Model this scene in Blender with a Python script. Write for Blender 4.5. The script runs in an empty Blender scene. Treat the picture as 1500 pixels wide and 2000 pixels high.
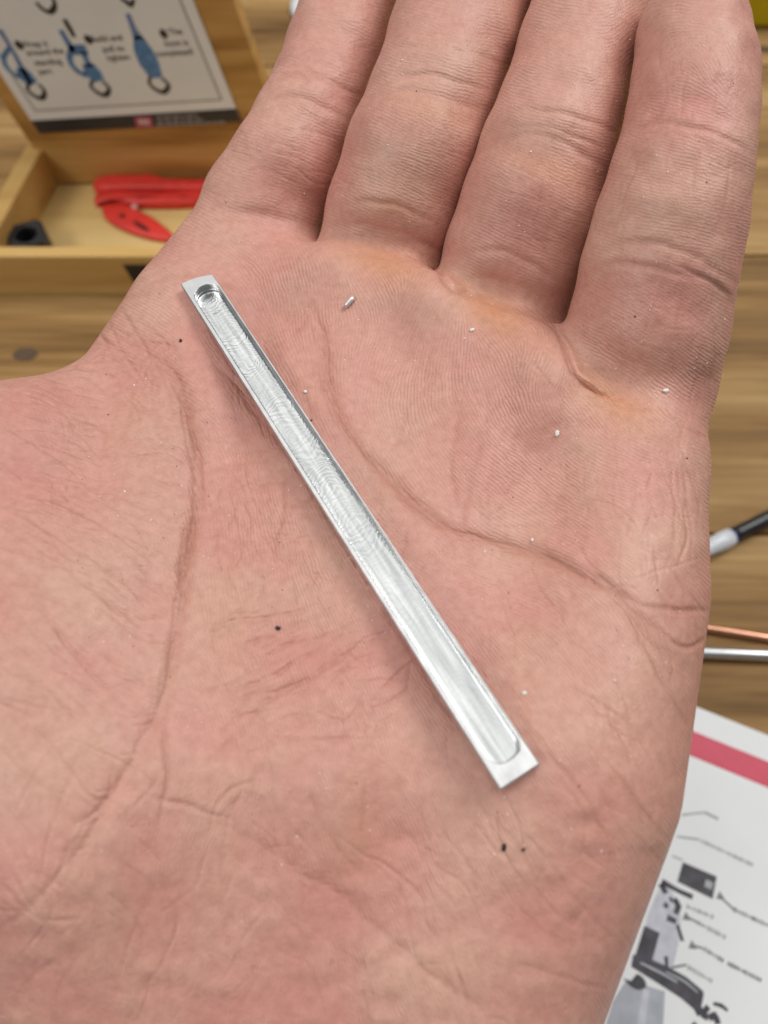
import bpy, bmesh, math, random
import numpy as np
from mathutils import Vector, Matrix
from mathutils.bvhtree import BVHTree

rng = np.random.RandomState(7)
random.seed(7)
S = bpy.context.scene
COL = S.collection
MM = 0.001

# ------------------------------------------------------------------ camera
F = 1504.0                       # focal length in photograph pixels
PITCH = math.radians(62.0)       # looking down at the bench
CAM = np.array([0.0, 0.0, 250.0])   # mm
FW = np.array([0, math.cos(PITCH), -math.sin(PITCH)])
DN = np.array([0, -math.sin(PITCH), -math.cos(PITCH)])
RT = np.array([1.0, 0, 0])
cam = bpy.data.cameras.new("camera")
camo = bpy.data.objects.new("camera", cam)
COL.objects.link(camo)
camo.location = (0, 0, 0.25)
camo.rotation_euler = (math.radians(90) - PITCH, 0, 0)
cam.sensor_fit = 'HORIZONTAL'
cam.sensor_width = 36.0
cam.lens = 36.0 * F / 1500.0
cam.clip_start = 0.005
cam.clip_end = 20.0
cam.dof.use_dof = True
cam.dof.focus_distance = 0.111
cam.dof.aperture_fstop = 28.0    # about a 1.2 mm pupil
S.camera = camo

# ------------------------------------------------------------------ light
W = bpy.data.worlds.new("World")
S.world = W
W.use_nodes = True
bg = W.node_tree.nodes["Background"]
bg.inputs[0].default_value = (0.93, 0.97, 1.0, 1)
bg.inputs[1].default_value = 0.11


def area(name, loc, target, sx, sy, power, color):
    l = bpy.data.lights.new(name, 'AREA')
    l.shape = 'RECTANGLE'
    l.size, l.size_y = sx, sy
    l.energy = power
    l.color = color
    o = bpy.data.objects.new(name, l)
    COL.objects.link(o)
    o.location = loc
    d = Vector(target) - Vector(loc)
    o.rotation_euler = d.to_track_quat('-Z', 'Y').to_euler()
    return o


area("ceiling_or_fill_panel", (0.05, 0.85, 1.75), (0.05, 0.6, 0.1), 2.6, 2.4, 21.0, (1.0, 0.985, 0.965))
area("ceiling_or_fill_panel", (0.95, 0.75, 1.45), (0, 0.1, 0.15), 0.8, 0.6, 15.0, (1.0, 0.985, 0.96))
area("ceiling_or_fill_panel", (-1.1, -0.45, 1.3), (0, 0.2, 0.1), 0.9, 0.5, 10.5, (1.0, 0.98, 0.95))  # fill light added behind the camera to brighten board and fingers

S.view_settings.view_transform = 'Standard'
S.view_settings.look = 'None'
S.view_settings.exposure = 0.0
S.view_settings.gamma = 1.0
S.render.engine = 'CYCLES'
S.cycles.use_denoising = True
S.cycles.use_adaptive_sampling = True
S.cycles.adaptive_threshold = 0.02
S.cycles.max_bounces = 5
S.cycles.diffuse_bounces = 2
S.cycles.glossy_bounces = 3


# ------------------------------------------------------------------ helpers
def c2w(p):
    """camera-frame mm (x right, y down, z forward) -> world metres"""
    p = np.asarray(p, float)
    return (CAM + p[..., 0:1] * RT + p[..., 1:2] * DN + p[..., 2:3] * FW) * MM


def cp(px, py, z):
    """camera-frame mm point at depth z along the ray of a photo pixel"""
    return np.array([(px - 750) / F * z, (py - 1000) / F * z, z])


def ray(px, py):
    return (px - 750) / F * RT + (py - 1000) / F * DN + FW


def bench(px, py, z=0.0):
    """world metres: where the ray of a photo pixel meets the height z (mm)"""
    d = ray(px, py)
    t = (z - CAM[2]) / d[2]
    return (CAM + t * d) * MM


def obj(name, me, mat=None, parent=None):
    o = bpy.data.objects.new(name, me)
    COL.objects.link(o)
    if mat is not None:
        me.materials.clear()
        me.materials.append(mat)
    if parent is not None:
        o.parent = parent
    return o


def tag(o, label=None, cat=None, group=None, kind=None):
    if label: o["label"] = label
    if cat: o["category"] = cat
    if group: o["group"] = group
    if kind: o["kind"] = kind
    return o


def empty(name, loc=(0, 0, 0), rot=(0, 0, 0)):
    o = bpy.data.objects.new(name, None)
    COL.objects.link(o)
    o.empty_display_size = 0.01
    o.location = loc
    o.rotation_euler = rot
    return o


def from_bm(name, bm, mat, parent=None, smooth=False):
    me = bpy.data.meshes.new(name)
    bmesh.ops.recalc_face_normals(bm, faces=bm.faces[:])
    bm.to_mesh(me)
    bm.free()
    if smooth:
        for p in me.polygons: p.use_smooth = True
    return obj(name, me, mat, parent)


def add_box(bm, lo, hi, bevel=0.0, seg=2):
    r = bmesh.ops.create_cube(bm, size=1.0)
    for v in r['verts']:
        for i in range(3):
            v.co[i] = (lo[i] + hi[i]) / 2 + v.co[i] * (hi[i] - lo[i])
    if bevel:
        es = list({e for v in r['verts'] for e in v.link_edges})
        bmesh.ops.bevel(bm, geom=es, offset=bevel, segments=seg, affect='EDGES', profile=0.5)


def add_rings(bm, pts, rads, n=20, caps=True):
    """tube through points with radii"""
    pts = [Vector(p) for p in pts]
    rings = []
    for i, p in enumerate(pts):
        t = (pts[min(i + 1, len(pts) - 1)] - pts[max(i - 1, 0)]).normalized()
        a = t.orthogonal().normalized() if abs(t.z) > 0.9 else Vector((0, 0, 1)).cross(t).normalized()
        b = t.cross(a)
        rings.append([bm.verts.new(p + (a * math.cos(2 * math.pi * k / n) + b * math.sin(2 * math.pi * k / n)) * rads[i]) for k in range(n)])
    for r0, r1 in zip(rings, rings[1:]):
        for k in range(n):
            bm.faces.new((r0[k], r0[(k + 1) % n], r1[(k + 1) % n], r1[k]))
    if caps:
        bm.faces.new(rings[0][::-1])
        bm.faces.new(rings[-1])


def add_prism(bm, poly, z0, z1):
    """upright prism of an (x, y) outline"""
    a = [bm.verts.new((x, y, z0)) for x, y in poly]
    b = [bm.verts.new((x, y, z1)) for x, y in poly]
    n = len(poly)
    bm.faces.new(a[::-1])
    bm.faces.new(b)
    for i in range(n):
        bm.faces.new((a[i], a[(i + 1) % n], b[(i + 1) % n], b[i]))


class NT:
    """small node-tree builder"""

    def __init__(s, name):
        s.m = bpy.data.materials.new(name)
        s.m.use_nodes = True
        s.t = s.m.node_tree
        s.bsdf = s.t.nodes["Principled BSDF"]

    def n(s, typ, inp=None, **kw):
        nd = s.t.nodes.new(typ)
        for k, v in kw.items(): setattr(nd, k, v)
        for k, v in (inp or {}).items():
            sock = nd.inputs[k]
            if isinstance(v, bpy.types.NodeSocket):
                s.t.links.new(v, sock)
            else:
                sock.default_value = v
        return nd

    def math(s, op, a, b=0.0, c=None):
        d = {0: a, 1: b}
        if c is not None: d[2] = c
        return s.n('ShaderNodeMath', d, operation=op).outputs[0]

    def ramp(s, fac, stops):
        r = s.n('ShaderNodeValToRGB', {0: fac})
        el = r.color_ramp.elements
        while len(el) < len(stops): el.new(0.5)
        for e, (p, c) in zip(el, stops):
            e.position = p
            e.color = (*c, 1) if len(c) == 3 else c
        return r.outputs[0]

    def mix(s, fac, a, b, mode='MIX'):
        m = s.n('ShaderNodeMix', data_type='RGBA', blend_type=mode)
        for k, v in ((0, fac), (6, a), (7, b)):
            if isinstance(v, bpy.types.NodeSocket): s.t.links.new(v, m.inputs[k])
            else: m.inputs[k].default_value = v if k == 0 else ((*v, 1) if len(v) == 3 else v)
        return m.outputs[2]

    def set(s, **kw):
        for k, v in kw.items():
            k = k.replace('_', ' ').title() if k not in ('IOR',) else k
            sock = s.bsdf.inputs[k]
            if isinstance(v, bpy.types.NodeSocket): s.t.links.new(v, sock)
            elif isinstance(v, tuple) and len(v) == 3 and sock.type == 'RGBA': sock.default_value = (*v, 1)
            else: sock.default_value = v
        return s.m

    def bump(s, h, dist, strength=1.0, normal=None):
        d = {'Strength': strength, 'Distance': dist, 'Height': h}
        if normal is not None: d['Normal'] = normal
        return s.n('ShaderNodeBump', d).outputs[0]


def plain(name, col, rough=0.6, metal=0.0, noise=0.12, scale=300.0, bump=0.0):
    t = NT(name)
    co = t.n('ShaderNodeTexCoord').outputs['Object']
    nz = t.n('ShaderNodeTexNoise', {'Vector': co, 'Scale': scale, 'Detail': 4.0}).outputs[0]
    lo = tuple(c * (1 - noise) for c in col)
    hi = tuple(min(1, c * (1 + noise)) for c in col)
    t.set(base_color=t.ramp(nz, [(0.3, lo), (0.7, hi)]), roughness=rough, metallic=metal)
    if bump: t.set(normal=t.bump(nz, bump))
    return t.m


def wood(name, dark, mid, light, scale=1.0, rough=0.5, axis=0, rings=False, contrast=1.0):
    t = NT(name)
    tc = t.n('ShaderNodeTexCoord').outputs['Object']
    rnd = t.n('ShaderNodeObjectInfo').outputs['Random']
    off = t.n('ShaderNodeCombineXYZ', {0: t.math('MULTIPLY', rnd, 3.1), 1: t.math('MULTIPLY', rnd, 7.7), 2: rnd}).outputs[0]
    v = t.n('ShaderNodeVectorMath', {0: tc, 1: off}, operation='ADD').outputs[0]
    st = [14.0, 14.0, 14.0]
    st[axis] = 1.6
    mp = t.n('ShaderNodeMapping', {'Vector': v, 'Scale': tuple(k * scale for k in st)}).outputs[0]
    w1 = t.n('ShaderNodeTexNoise', {'Vector': mp, 'Scale': 2.2, 'Detail': 5.0, 'Roughness': 0.6, 'Distortion': 0.6}).outputs[0]
    st2 = [130.0, 130.0, 130.0]
    st2[axis] = 5.0
    mp2 = t.n('ShaderNodeMapping', {'Vector': v, 'Scale': tuple(k * scale for k in st2)}).outputs[0]
    w2 = t.n('ShaderNodeTexNoise', {'Vector': mp2, 'Scale': 3.0, 'Detail': 3.0}).outputs[0]
    a = t.math('ADD', t.math('MULTIPLY', w1, 0.75), t.math('MULTIPLY', w2, 0.25))
    if rings:
        sc = [9.0, 9.0, 9.0]
        sc[axis] = 3.0
        mp3 = t.n('ShaderNodeMapping', {'Vector': v, 'Scale': tuple(k * scale for k in sc)}).outputs[0]
        r = t.n('ShaderNodeTexNoise', {'Vector': mp3, 'Scale': 1.2, 'Detail': 1.0}).outputs[0]
        r = t.math('SINE', t.math('MULTIPLY', r, 75.0))
        a = t.math('ADD', t.math('MULTIPLY', a, 0.8), t.math('MULTIPLY_ADD', r, 0.06, 0.1))
    h = 0.16 / contrast
    col = t.ramp(a, [(0.5 - h, dark), (0.5, mid), (0.5 + h, light)])
    t.set(base_color=col, roughness=rough, normal=t.bump(w2, 0.0004, 0.4))
    t.bsdf.inputs['Specular IOR Level'].default_value = 0.2
    return t.m


# ------------------------------------------------------------------ bench top
M_bench = wood("bench_wood", (0.095, 0.046, 0.016), (0.315, 0.178, 0.063), (0.51, 0.325, 0.135), rough=0.62)
M_knot = plain("knot_wood", (0.10, 0.058, 0.03), 0.5)
table = empty("workbench", (0, 0.2, 0))
tag(table, "wooden workbench of wide pale planks that everything lies on", "workbench")
y = -0.154
widths = [0.139] * 9
for i, w in enumerate(widths):
    bm = bmesh.new()
    add_box(bm, (-0.75, y + 0.0005, -0.03), (0.75, y + w - 0.0005, 0.0), 0.0008, 2)
    p = from_bm("plank", bm, M_bench, table)
    p.location = (0, -0.2, 0)
    y += w
for px, py, a, b in ((50, 692, 5.0, 3.4), (1492, 97, 5.0, 3.2)):
    c = bench(px, py)
    bm = bmesh.new()
    n = 20
    poly = [(c[0] + a * MM * math.cos(2 * math.pi * k / n) * (1 + 0.1 * math.sin(3 * k)), c[1] + b * MM * math.sin(2 * math.pi * k / n)) for k in range(n)]
    add_prism(bm, poly, -0.0003, 0.0003)
    k = from_bm("wood_knot", bm, M_knot, table)
    k.location = (0, -0.2, 0)

# ------------------------------------------------------------------ hand: implicit body
def plane_z(py):
    return 96.0 / (1 + 0.6 * (py - 1000) / F)


def chain_px(nodes):
    """(px, py, radius px, front depth) -> centres and radii in mm"""
    out = []
    for px, py, r, zs in nodes:
        rm = r * zs / (F - r)
        c = cp(px, py, zs + rm)
        out.append((c[0], c[1], c[2], rm))
    return np.array(out)


def chain_mm(nodes):
    """(px, py, radius mm, offset from the palm plane)"""
    out = []
    for px, py, r, dz in nodes:
        c = cp(px, py, plane_z(py) + dz + r)
        out.append((c[0], c[1], c[2], r))
    return np.array(out)


INDEX = chain_px([(478, 560, 112, 122.5), (497, 480, 115, 121.5), (514, 410, 116, 120.5), (554, 330, 105, 119.5), (594, 250, 99, 121.5), (627, 175, 93, 124), (654, 105, 95, 126.5),
                  (683, 0, 91, 131), (730, -150, 84, 138), (770, -290, 78, 145), (788, -345, 62, 148)])
MIDDLE = chain_px([(715, 600, 112, 123), (744, 505, 122, 117.5), (765, 420, 127, 113.6), (806, 300, 130, 111), (842, 200, 123, 113), (860, 150, 120, 114.5), (882, 90, 126, 116),
                   (912, -10, 130, 119.5), (950, -150, 118, 125), (962, -230, 112, 128), (985, -370, 104, 133), (1000, -450, 80, 136)])
RING = chain_px([(940, 720, 116, 118), (978, 600, 132, 112.8), (1003, 500, 135, 109), (1036, 400, 134, 106), (1066, 300, 129, 105.5), (1093, 220, 121, 106.8), (1130, 95, 117, 110),
                 (1165, -10, 119, 113.5), (1195, -130, 110, 117.5), (1222, -260, 100, 122), (1237, -330, 78, 125)])
PINKY = chain_px([(1205, 850, 118, 110), (1240, 740, 150, 102.8), (1263, 640, 150, 99.6), (1284, 530, 146, 97.4), (1306, 440, 142, 96.3), (1328, 340, 131, 96.2),
                  (1341, 280, 123, 97), (1350, 220, 121, 97.6), (1356, 150, 116, 99.2), (1352, 75, 104, 101.5), (1347, 45, 92, 103)])
MCI = chain_mm([(452, 580, 11.5, 4.0), (335, 950, 12.5, 2.2), (300, 1500, 14, 2.0), (310, 1850, 15.5, 8.5), (330, 2150, 17, 22)])
MCM = chain_mm([(720, 640, 12, 0.7), (620, 1000, 12.5, 3.0), (520, 1500, 14, 2.2), (470, 1850, 16, 8.5), (420, 2150, 18, 22)])
MCR = chain_mm([(960, 740, 12, 0.1), (860, 1080, 12.5, 2.6), (720, 1500, 14, 1.6), (620, 1850, 16, 7.5), (520, 2150, 18, 22)])
MCP = chain_mm([(1213, 850, 11.5, -0.3), (1184, 1150, 13, -0.5), (1078, 1500, 15, -1.5), (905, 1900, 16, 5.0), (800, 2250, 17, 22)])
PADS = chain_mm([(425, 565, 9.5, 4.2), (525, 578, 9, 2.2), (634, 584, 8.2, -0.9), (745, 636, 8.6, 0.1), (846, 652, 8.4, -2.6), (955, 744, 8.8, -0.5), (1070, 804, 8.6, -2.9), (1176, 876, 9.6, -0.7), (1230, 905, 9.5, 0)])
THENAR = chain_mm([(20, 965, 13.0, -3.5), (100, 1230, 17.0, -4.5), (190, 1600, 19.0, -2.5), (240, 1850, 19, 5.5), (300, 2100, 19, 20)])
THUMB = chain_mm([(20, 950, 12.2, -3.5), (-160, 900, 11.8, -2), (-330, 830, 10.6, 0), (-430, 790, 10.8, 1), (-600, 715, 9.4, 3), (-670, 690, 8.0, 4.5)])
WEB = chain_mm([(350, 640, 8.0, 4.5), (230, 760, 6.2, 5.5), (120, 850, 7.0, 3.0)])
ARM = np.array([(-22, 90, 114, 24.0), (-34, 150, 110, 27.0), (-40, 175, 108, 27.5)], float)


def cone_sdf(P, a, b):
    """round cone: two spheres and the cone tangent to both"""
    r1, r2 = a[3], b[3]
    ba = b[:3] - a[:3]
    l2 = ba @ ba
    rr = r1 - r2
    a2 = max(l2 - rr * rr, 1e-6)
    pa = P - a[:3]
    y = pa @ ba
    z = y - l2
    q = pa * l2 - y[:, None] * ba
    x2 = np.einsum('ij,ij->i', q, q)
    y2 = y * y * l2
    z2 = z * z * l2
    k = math.copysign(1, rr) * rr * rr * x2
    d = (np.sqrt(x2 * a2 / l2) + y * rr) / l2 - r1
    m1 = np.sign(z) * a2 * z2 > k
    m2 = (np.sign(y) * a2 * y2 < k) & ~m1
    d[m1] = np.sqrt(x2[m1] + z2[m1]) / l2 - r2
    d[m2] = np.sqrt(x2[m2] + y2[m2]) / l2 - r1
    return d


def smin(a, b, k):
    h = np.clip(0.5 + 0.5 * (b - a) / k, 0, 1)
    return b + (a - b) * h - k * h * (1 - h)


def chain_sdf(P, ch, k=0.0):
    d = None
    for i in range(len(ch) - 1):
        e = cone_sdf(P, ch[i], ch[i + 1])
        d = e if d is None else (np.minimum(d, e) if k == 0 else smin(d, e, k))
    return d


FINGERS = (INDEX, MIDDLE, RING, PINKY)


def parts_sdf(P):
    """distance to the palm, and to each finger alone"""
    n = len(P)

    def near(ch, pad):
        lo = (ch[:, :3] - ch[:, 3:]).min(0) - pad
        hi = (ch[:, :3] + ch[:, 3:]).max(0) + pad
        return np.all((P > lo) & (P < hi), axis=1)

    palm = np.full(n, 1e3)
    for ch, k in ((MCI, 9), (MCM, 9), (MCR, 9), (MCP, 9), (PADS, 3.5), (THENAR, 7), (THUMB, 5), (WEB, 9), (ARM, 16)):
        m = near(ch, k + 7)
        if m.any():
            palm[m] = smin(palm[m], chain_sdf(P[m], ch), k)
    fing = np.full((n, 4), 1e3)
    for f, ch in enumerate(FINGERS):
        m = near(ch, 12)
        if m.any():
            fing[m, f] = chain_sdf(P[m], ch, 1.2)
    return palm, fing


KF = 2.5


def sdf_main(P):
    """palm, thumb, index and ring finger as one smooth body"""
    palm, fing = parts_sdf(P)
    return smin(smin(palm, fing[:, 2], KF), fing[:, 0], 6.5)


def sdf_fold(P):
    """middle and little finger: their roots run smoothly into the palm skin and then dive under it,
    so that neighbouring fingers press together in a clean fold"""
    palm, fing = parts_sdf(P)
    f = np.minimum(fing[:, 1], fing[:, 3])
    t = np.clip((f - 2.6) / 3.4, 0, 1)
    return np.maximum(smin(palm, f, KF) + 2.0 * t * t * (3 - 2 * t), f - 5.0)


def surface_nets(sdf, lo, hi, vox):
    dims = np.ceil((np.array(hi) - lo) / vox).astype(int) + 1
    xs = [lo[i] + vox * np.arange(dims[i]) for i in range(3)]
    D = np.empty(dims, np.float32)
    yz = np.stack(np.meshgrid(xs[1], xs[2], indexing='ij'), -1).reshape(-1, 2)
    step = 6
    for i in range(0, dims[0], step):
        xx = xs[0][i:i + step]
        P = np.empty((len(xx), len(yz), 3))
        P[:, :, 0] = xx[:, None]
        P[:, :, 1:] = yz[None]
        D[i:i + step] = sdf(P.reshape(-1, 3)).reshape(len(xx), dims[1], dims[2])
    s = D < 0
    off = [(a, b, c) for a in (0, 1) for b in (0, 1) for c in (0, 1)]
    nx, ny, nz = dims - 1
    cnt = np.zeros((nx, ny, nz), np.int8)
    for a, b, c in off: cnt += s[a:a + nx, b:b + ny, c:c + nz]
    act = (cnt > 0) & (cnt < 8)
    I = np.argwhere(act)
    idx = -np.ones((nx, ny, nz), np.int64)
    idx[act] = np.arange(len(I))
    acc = np.zeros((len(I), 3))
    num = np.zeros(len(I))
    for ax in range(3):
        for o in off:
            if o[ax]: continue
            o2 = list(o); o2[ax] = 1
            d0 = D[I[:, 0] + o[0], I[:, 1] + o[1], I[:, 2] + o[2]]
            d1 = D[I[:, 0] + o2[0], I[:, 1] + o2[1], I[:, 2] + o2[2]]
            m = (d0 < 0) != (d1 < 0)
            t = np.where(m, d0 / np.where(m, d0 - d1, 1), 0)
            p = np.tile(np.array(o, float), (len(I), 1))
            p[:, ax] = t
            acc[m] += p[m]
            num[m] += 1
    V = np.array(lo) + vox * (I + acc / num[:, None])
    quads = []
    for ax in range(3):
        u, v = (ax + 1) % 3, (ax + 2) % 3
        sl0 = [slice(None)] * 3; sl1 = [slice(None)] * 3
        sl0[ax] = slice(0, -1); sl1[ax] = slice(1, None)
        a, b = s[tuple(sl0)], s[tuple(sl1)]
        E = np.argwhere(a != b)
        E = E[(E[:, u] > 0) & (E[:, v] > 0) & (E[:, u] < dims[u] - 1) & (E[:, v] < dims[v] - 1)]
        ins = s[E[:, 0], E[:, 1], E[:, 2]]

        def cell(du, dv):
            c = E.copy()
            c[:, u] -= du; c[:, v] -= dv
            return idx[c[:, 0], c[:, 1], c[:, 2]]
        q = np.stack([cell(1, 1), cell(0, 1), cell(0, 0), cell(1, 0)], 1)
        q[~ins] = q[~ins][:, ::-1]
        quads.append(q)
    return V, np.concatenate(quads)


def grad(sdf, P, e=0.05):
    g = np.empty_like(P)
    for i in range(3):
        d = np.zeros(3); d[i] = e
        g[:, i] = (sdf(P + d) - sdf(P - d)) / (2 * e)
    return g


def project(sdf, P, it=2):
    for _ in range(it):
        d = sdf(P)
        g = grad(sdf, P)
        g2 = np.einsum('ij,ij->i', g, g)
        P = P - np.clip(d, -0.5, 0.5)[:, None] * g * (np.clip((g2 - 0.15) / 0.5, 0, 1) / np.maximum(0.4, g2))[:, None]
    return P


def relax(V, Q, it=1, w=0.5, keep=None):
    n = len(V)
    I = np.concatenate([Q[:, k] for k in range(4) for _ in (1, 3)])
    J = np.concatenate([Q[:, (k + j) % 4] for k in range(4) for j in (1, 3)])
    c = np.maximum(1, np.bincount(I, minlength=n))
    for _ in range(it):
        a = np.stack([np.bincount(I, weights=V[J, k], minlength=n) for k in range(3)], 1) / c[:, None]
        N = V * (1 - w) + w * a
        if keep is not None: N[keep] = V[keep]
        V = N
    return V


def subdivide(V, Q, mask=None):
    """split quads in four; only the masked ones get split, their neighbours keep the edge midpoints as n-gon corners"""
    if mask is None: mask = np.ones(len(Q), bool)
    R, K = Q[mask], Q[~mask]
    e = np.concatenate([np.stack([R[:, i], R[:, (i + 1) % 4]], 1) for i in range(4)])
    es = np.sort(e, 1)
    key = es[:, 0] * (len(V) + 1) + es[:, 1]
    uk, inv = np.unique(key, return_inverse=True)
    e0, e1 = uk // (len(V) + 1), uk % (len(V) + 1)
    mid = (V[e0] + V[e1]) / 2
    n0 = len(V); n1 = n0 + len(uk)
    ctr = V[R].mean(1)
    m = (inv + n0).reshape(4, len(R))
    c = n1 + np.arange(len(R))
    NQ = np.concatenate([np.stack([R[:, i], m[i], c, m[(i + 3) % 4]], 1) for i in range(4)])
    V2 = np.concatenate([V, mid, ctr])
    polys = []
    if len(K):
        kk = np.stack([np.sort(np.stack([K[:, i], K[:, (i + 1) % 4]], 1), 1) @ np.array([len(V) + 1, 1]) for i in range(4)], 1)
        pos = np.clip(np.searchsorted(uk, kk), 0, len(uk) - 1)
        has = uk[pos] == kk
        plainK = K[~has.any(1)]
        for row, h, pp in zip(K[has.any(1)], has[has.any(1)], pos[has.any(1)]):
            f = []
            for i in range(4):
                f.append(int(row[i]))
                if h[i]: f.append(int(pp[i] + n0))
            polys.append(f)
    else:
        plainK = K
    return V2, NQ, plainK, polys


# ------------------------------------------------------------------ hand: relief map in palm coordinates
X0, Y0, X1, Y1, ST = -240, -200, 1700, 2200, 2
GW, GH = (X1 - X0) // ST, (Y1 - Y0) // ST
HGT = np.zeros((GH, GW))          # mm, + is outwards
CRS = np.zeros((GH, GW))          # brown tint along the creases
GX, GY = np.meshgrid(X0 + ST * np.arange(GW), Y0 + ST * np.arange(GH))


def spline(pts, step=5.0):
    P = np.array(pts, float)
    P = np.concatenate([[2 * P[0] - P[1]], P, [2 * P[-1] - P[-2]]])
    out = []
    for i in range(1, len(P) - 2):
        n = max(2, int(np.hypot(*(P[i + 1] - P[i])) / step))
        t = np.arange(n)[:, None] / n
        a, b, c, d = P[i - 1], P[i], P[i + 1], P[i + 2]
        out.append(0.5 * (2 * b + (c - a) * t + (2 * a - 5 * b + 4 * c - d) * t ** 2 + (3 * b - a - 3 * c + d) * t ** 3))
    out.append(P[-2:-1])
    return np.concatenate(out)


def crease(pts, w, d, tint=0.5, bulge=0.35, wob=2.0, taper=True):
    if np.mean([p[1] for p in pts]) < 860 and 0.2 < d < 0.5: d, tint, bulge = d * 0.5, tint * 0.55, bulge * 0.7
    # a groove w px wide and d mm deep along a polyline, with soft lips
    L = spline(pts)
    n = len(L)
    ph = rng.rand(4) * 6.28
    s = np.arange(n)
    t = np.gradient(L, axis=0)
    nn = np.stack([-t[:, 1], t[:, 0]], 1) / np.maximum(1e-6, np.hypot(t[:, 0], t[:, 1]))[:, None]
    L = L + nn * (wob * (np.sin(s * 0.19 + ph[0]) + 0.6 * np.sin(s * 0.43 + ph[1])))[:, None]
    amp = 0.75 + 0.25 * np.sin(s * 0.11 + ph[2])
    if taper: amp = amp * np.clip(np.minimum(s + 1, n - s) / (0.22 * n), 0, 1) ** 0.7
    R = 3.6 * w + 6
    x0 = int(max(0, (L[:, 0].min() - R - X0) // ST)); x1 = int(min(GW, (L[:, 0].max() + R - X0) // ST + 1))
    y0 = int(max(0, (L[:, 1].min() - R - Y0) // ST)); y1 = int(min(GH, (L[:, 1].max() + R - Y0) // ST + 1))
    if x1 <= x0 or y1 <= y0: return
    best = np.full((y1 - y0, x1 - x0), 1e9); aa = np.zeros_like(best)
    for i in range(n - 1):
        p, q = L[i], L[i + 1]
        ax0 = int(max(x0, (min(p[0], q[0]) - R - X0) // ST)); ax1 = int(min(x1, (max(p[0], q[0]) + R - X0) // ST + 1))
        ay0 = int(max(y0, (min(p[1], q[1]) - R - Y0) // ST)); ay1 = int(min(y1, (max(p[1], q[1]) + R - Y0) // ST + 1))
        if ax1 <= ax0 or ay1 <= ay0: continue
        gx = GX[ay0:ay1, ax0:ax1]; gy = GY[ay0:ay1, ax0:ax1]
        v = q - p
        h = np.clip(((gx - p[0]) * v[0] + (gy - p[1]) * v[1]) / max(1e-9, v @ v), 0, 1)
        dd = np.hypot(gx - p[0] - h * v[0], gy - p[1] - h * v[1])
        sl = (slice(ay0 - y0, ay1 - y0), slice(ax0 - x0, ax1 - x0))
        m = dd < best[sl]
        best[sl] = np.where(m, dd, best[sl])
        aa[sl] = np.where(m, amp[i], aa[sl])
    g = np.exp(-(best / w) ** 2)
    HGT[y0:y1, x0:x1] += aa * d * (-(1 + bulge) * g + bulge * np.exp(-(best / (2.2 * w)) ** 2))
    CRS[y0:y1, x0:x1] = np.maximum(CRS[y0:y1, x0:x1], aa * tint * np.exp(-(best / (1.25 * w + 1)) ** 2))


def fold(pts, w, d, tint, bulge=0.3):
    """a main palm line: one soft fold, broken companion lines and short side branches"""
    crease(pts, w * 1.7, d * 1.1, tint * 0.75, bulge, wob=2.5)
    crease(pts, w * 0.45, d * 0.6, tint * 0.9, 0.1, wob=2.5)
    L = spline(pts)
    n = len(L)
    for k in range(5):
        a = rng.randint(0, max(1, n - 12)); m = int(n * (0.18 + 0.25 * rng.rand())); b = min(n - 1, a + max(8, m))
        off = (6 + 9 * rng.rand()) * (1 if rng.rand() < 0.5 else -1)
        seg = L[a:b:4]
        if len(seg) < 3: continue
        t = np.gradient(seg, axis=0); nn = np.stack([-t[:, 1], t[:, 0]], 1) / np.maximum(1e-6, np.hypot(t[:, 0], t[:, 1]))[:, None]
        crease([tuple(p) for p in seg + nn * off * np.linspace(1, 0.3, len(seg))[:, None]], w * 0.4, d * 0.25, tint * 0.4, 0.2)
    for k in range(12):
        a = rng.randint(2, n - 2); t = L[min(n - 1, a + 1)] - L[a - 1]
        th = math.atan2(t[1], t[0]) + (0.35 + 0.5 * rng.rand()) * (1 if rng.rand() < 0.5 else -1)
        l = 25 + 50 * rng.rand()
        p = L[a]
        crease([tuple(p), (p[0] + l * 0.5 * math.cos(th), p[1] + l * 0.5 * math.sin(th)), (p[0] + l * math.cos(th + 0.15), p[1] + l * math.sin(th + 0.15))], 2.6, 0.09, tint * 0.35, 0.3)


def bump(px, py, sx, sy, ang, h):
    a = math.radians(ang)
    u = (GX - px) * math.cos(a) + (GY - py) * math.sin(a)
    v = -(GX - px) * math.sin(a) + (GY - py) * math.cos(a)
    HGT[:] += h * np.exp(-(u / sx) ** 2 - (v / sy) ** 2)


# main palm lines
fold([(205, 640), (300, 700), (350, 745), (367, 810), (380, 880), (387, 940), (377, 1010), (368, 1080), (357, 1150), (346, 1230), (330, 1310), (310, 1380)], 8, 0.46, 0.8)
fold([(330, 1290), (308, 1390), (270, 1460), (220, 1545), (165, 1640), (90, 1740), (0, 1820)], 12, 0.22, 0.22)
crease([(372, 830), (392, 900), (392, 960), (398, 1010)], 5, 0.2, 0.6)
crease([(345, 1240), (330, 1330), (322, 1420), (325, 1520), (310, 1640)], 6, 0.2, 0.4)
fold([(320, 1380), (290, 1440), (225, 1560), (150, 1700)], 10, 0.14, 0.2)
fold([(605, 585), (628, 660), (640, 740), (652, 800), (700, 870), (760, 940), (830, 1000), (885, 1037), (980, 1060), (1065, 1088), (1130, 1118), (1190, 1152), (1240, 1200), (1300, 1272), (1345, 1320)], 8, 0.46, 0.9)
crease([(1120, 1115), (1180, 1135), (1250, 1180), (1310, 1192), (1392, 1192)], 6, 0.28, 0.6)
crease([(1270, 1215), (1310, 1250), (1350, 1262), (1392, 1240)], 5, 0.25, 0.5)
crease([(1200, 1150), (1240, 1230), (1290, 1320), (1330, 1400), (1352, 1440)], 5, 0.18, 0.4)
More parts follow.
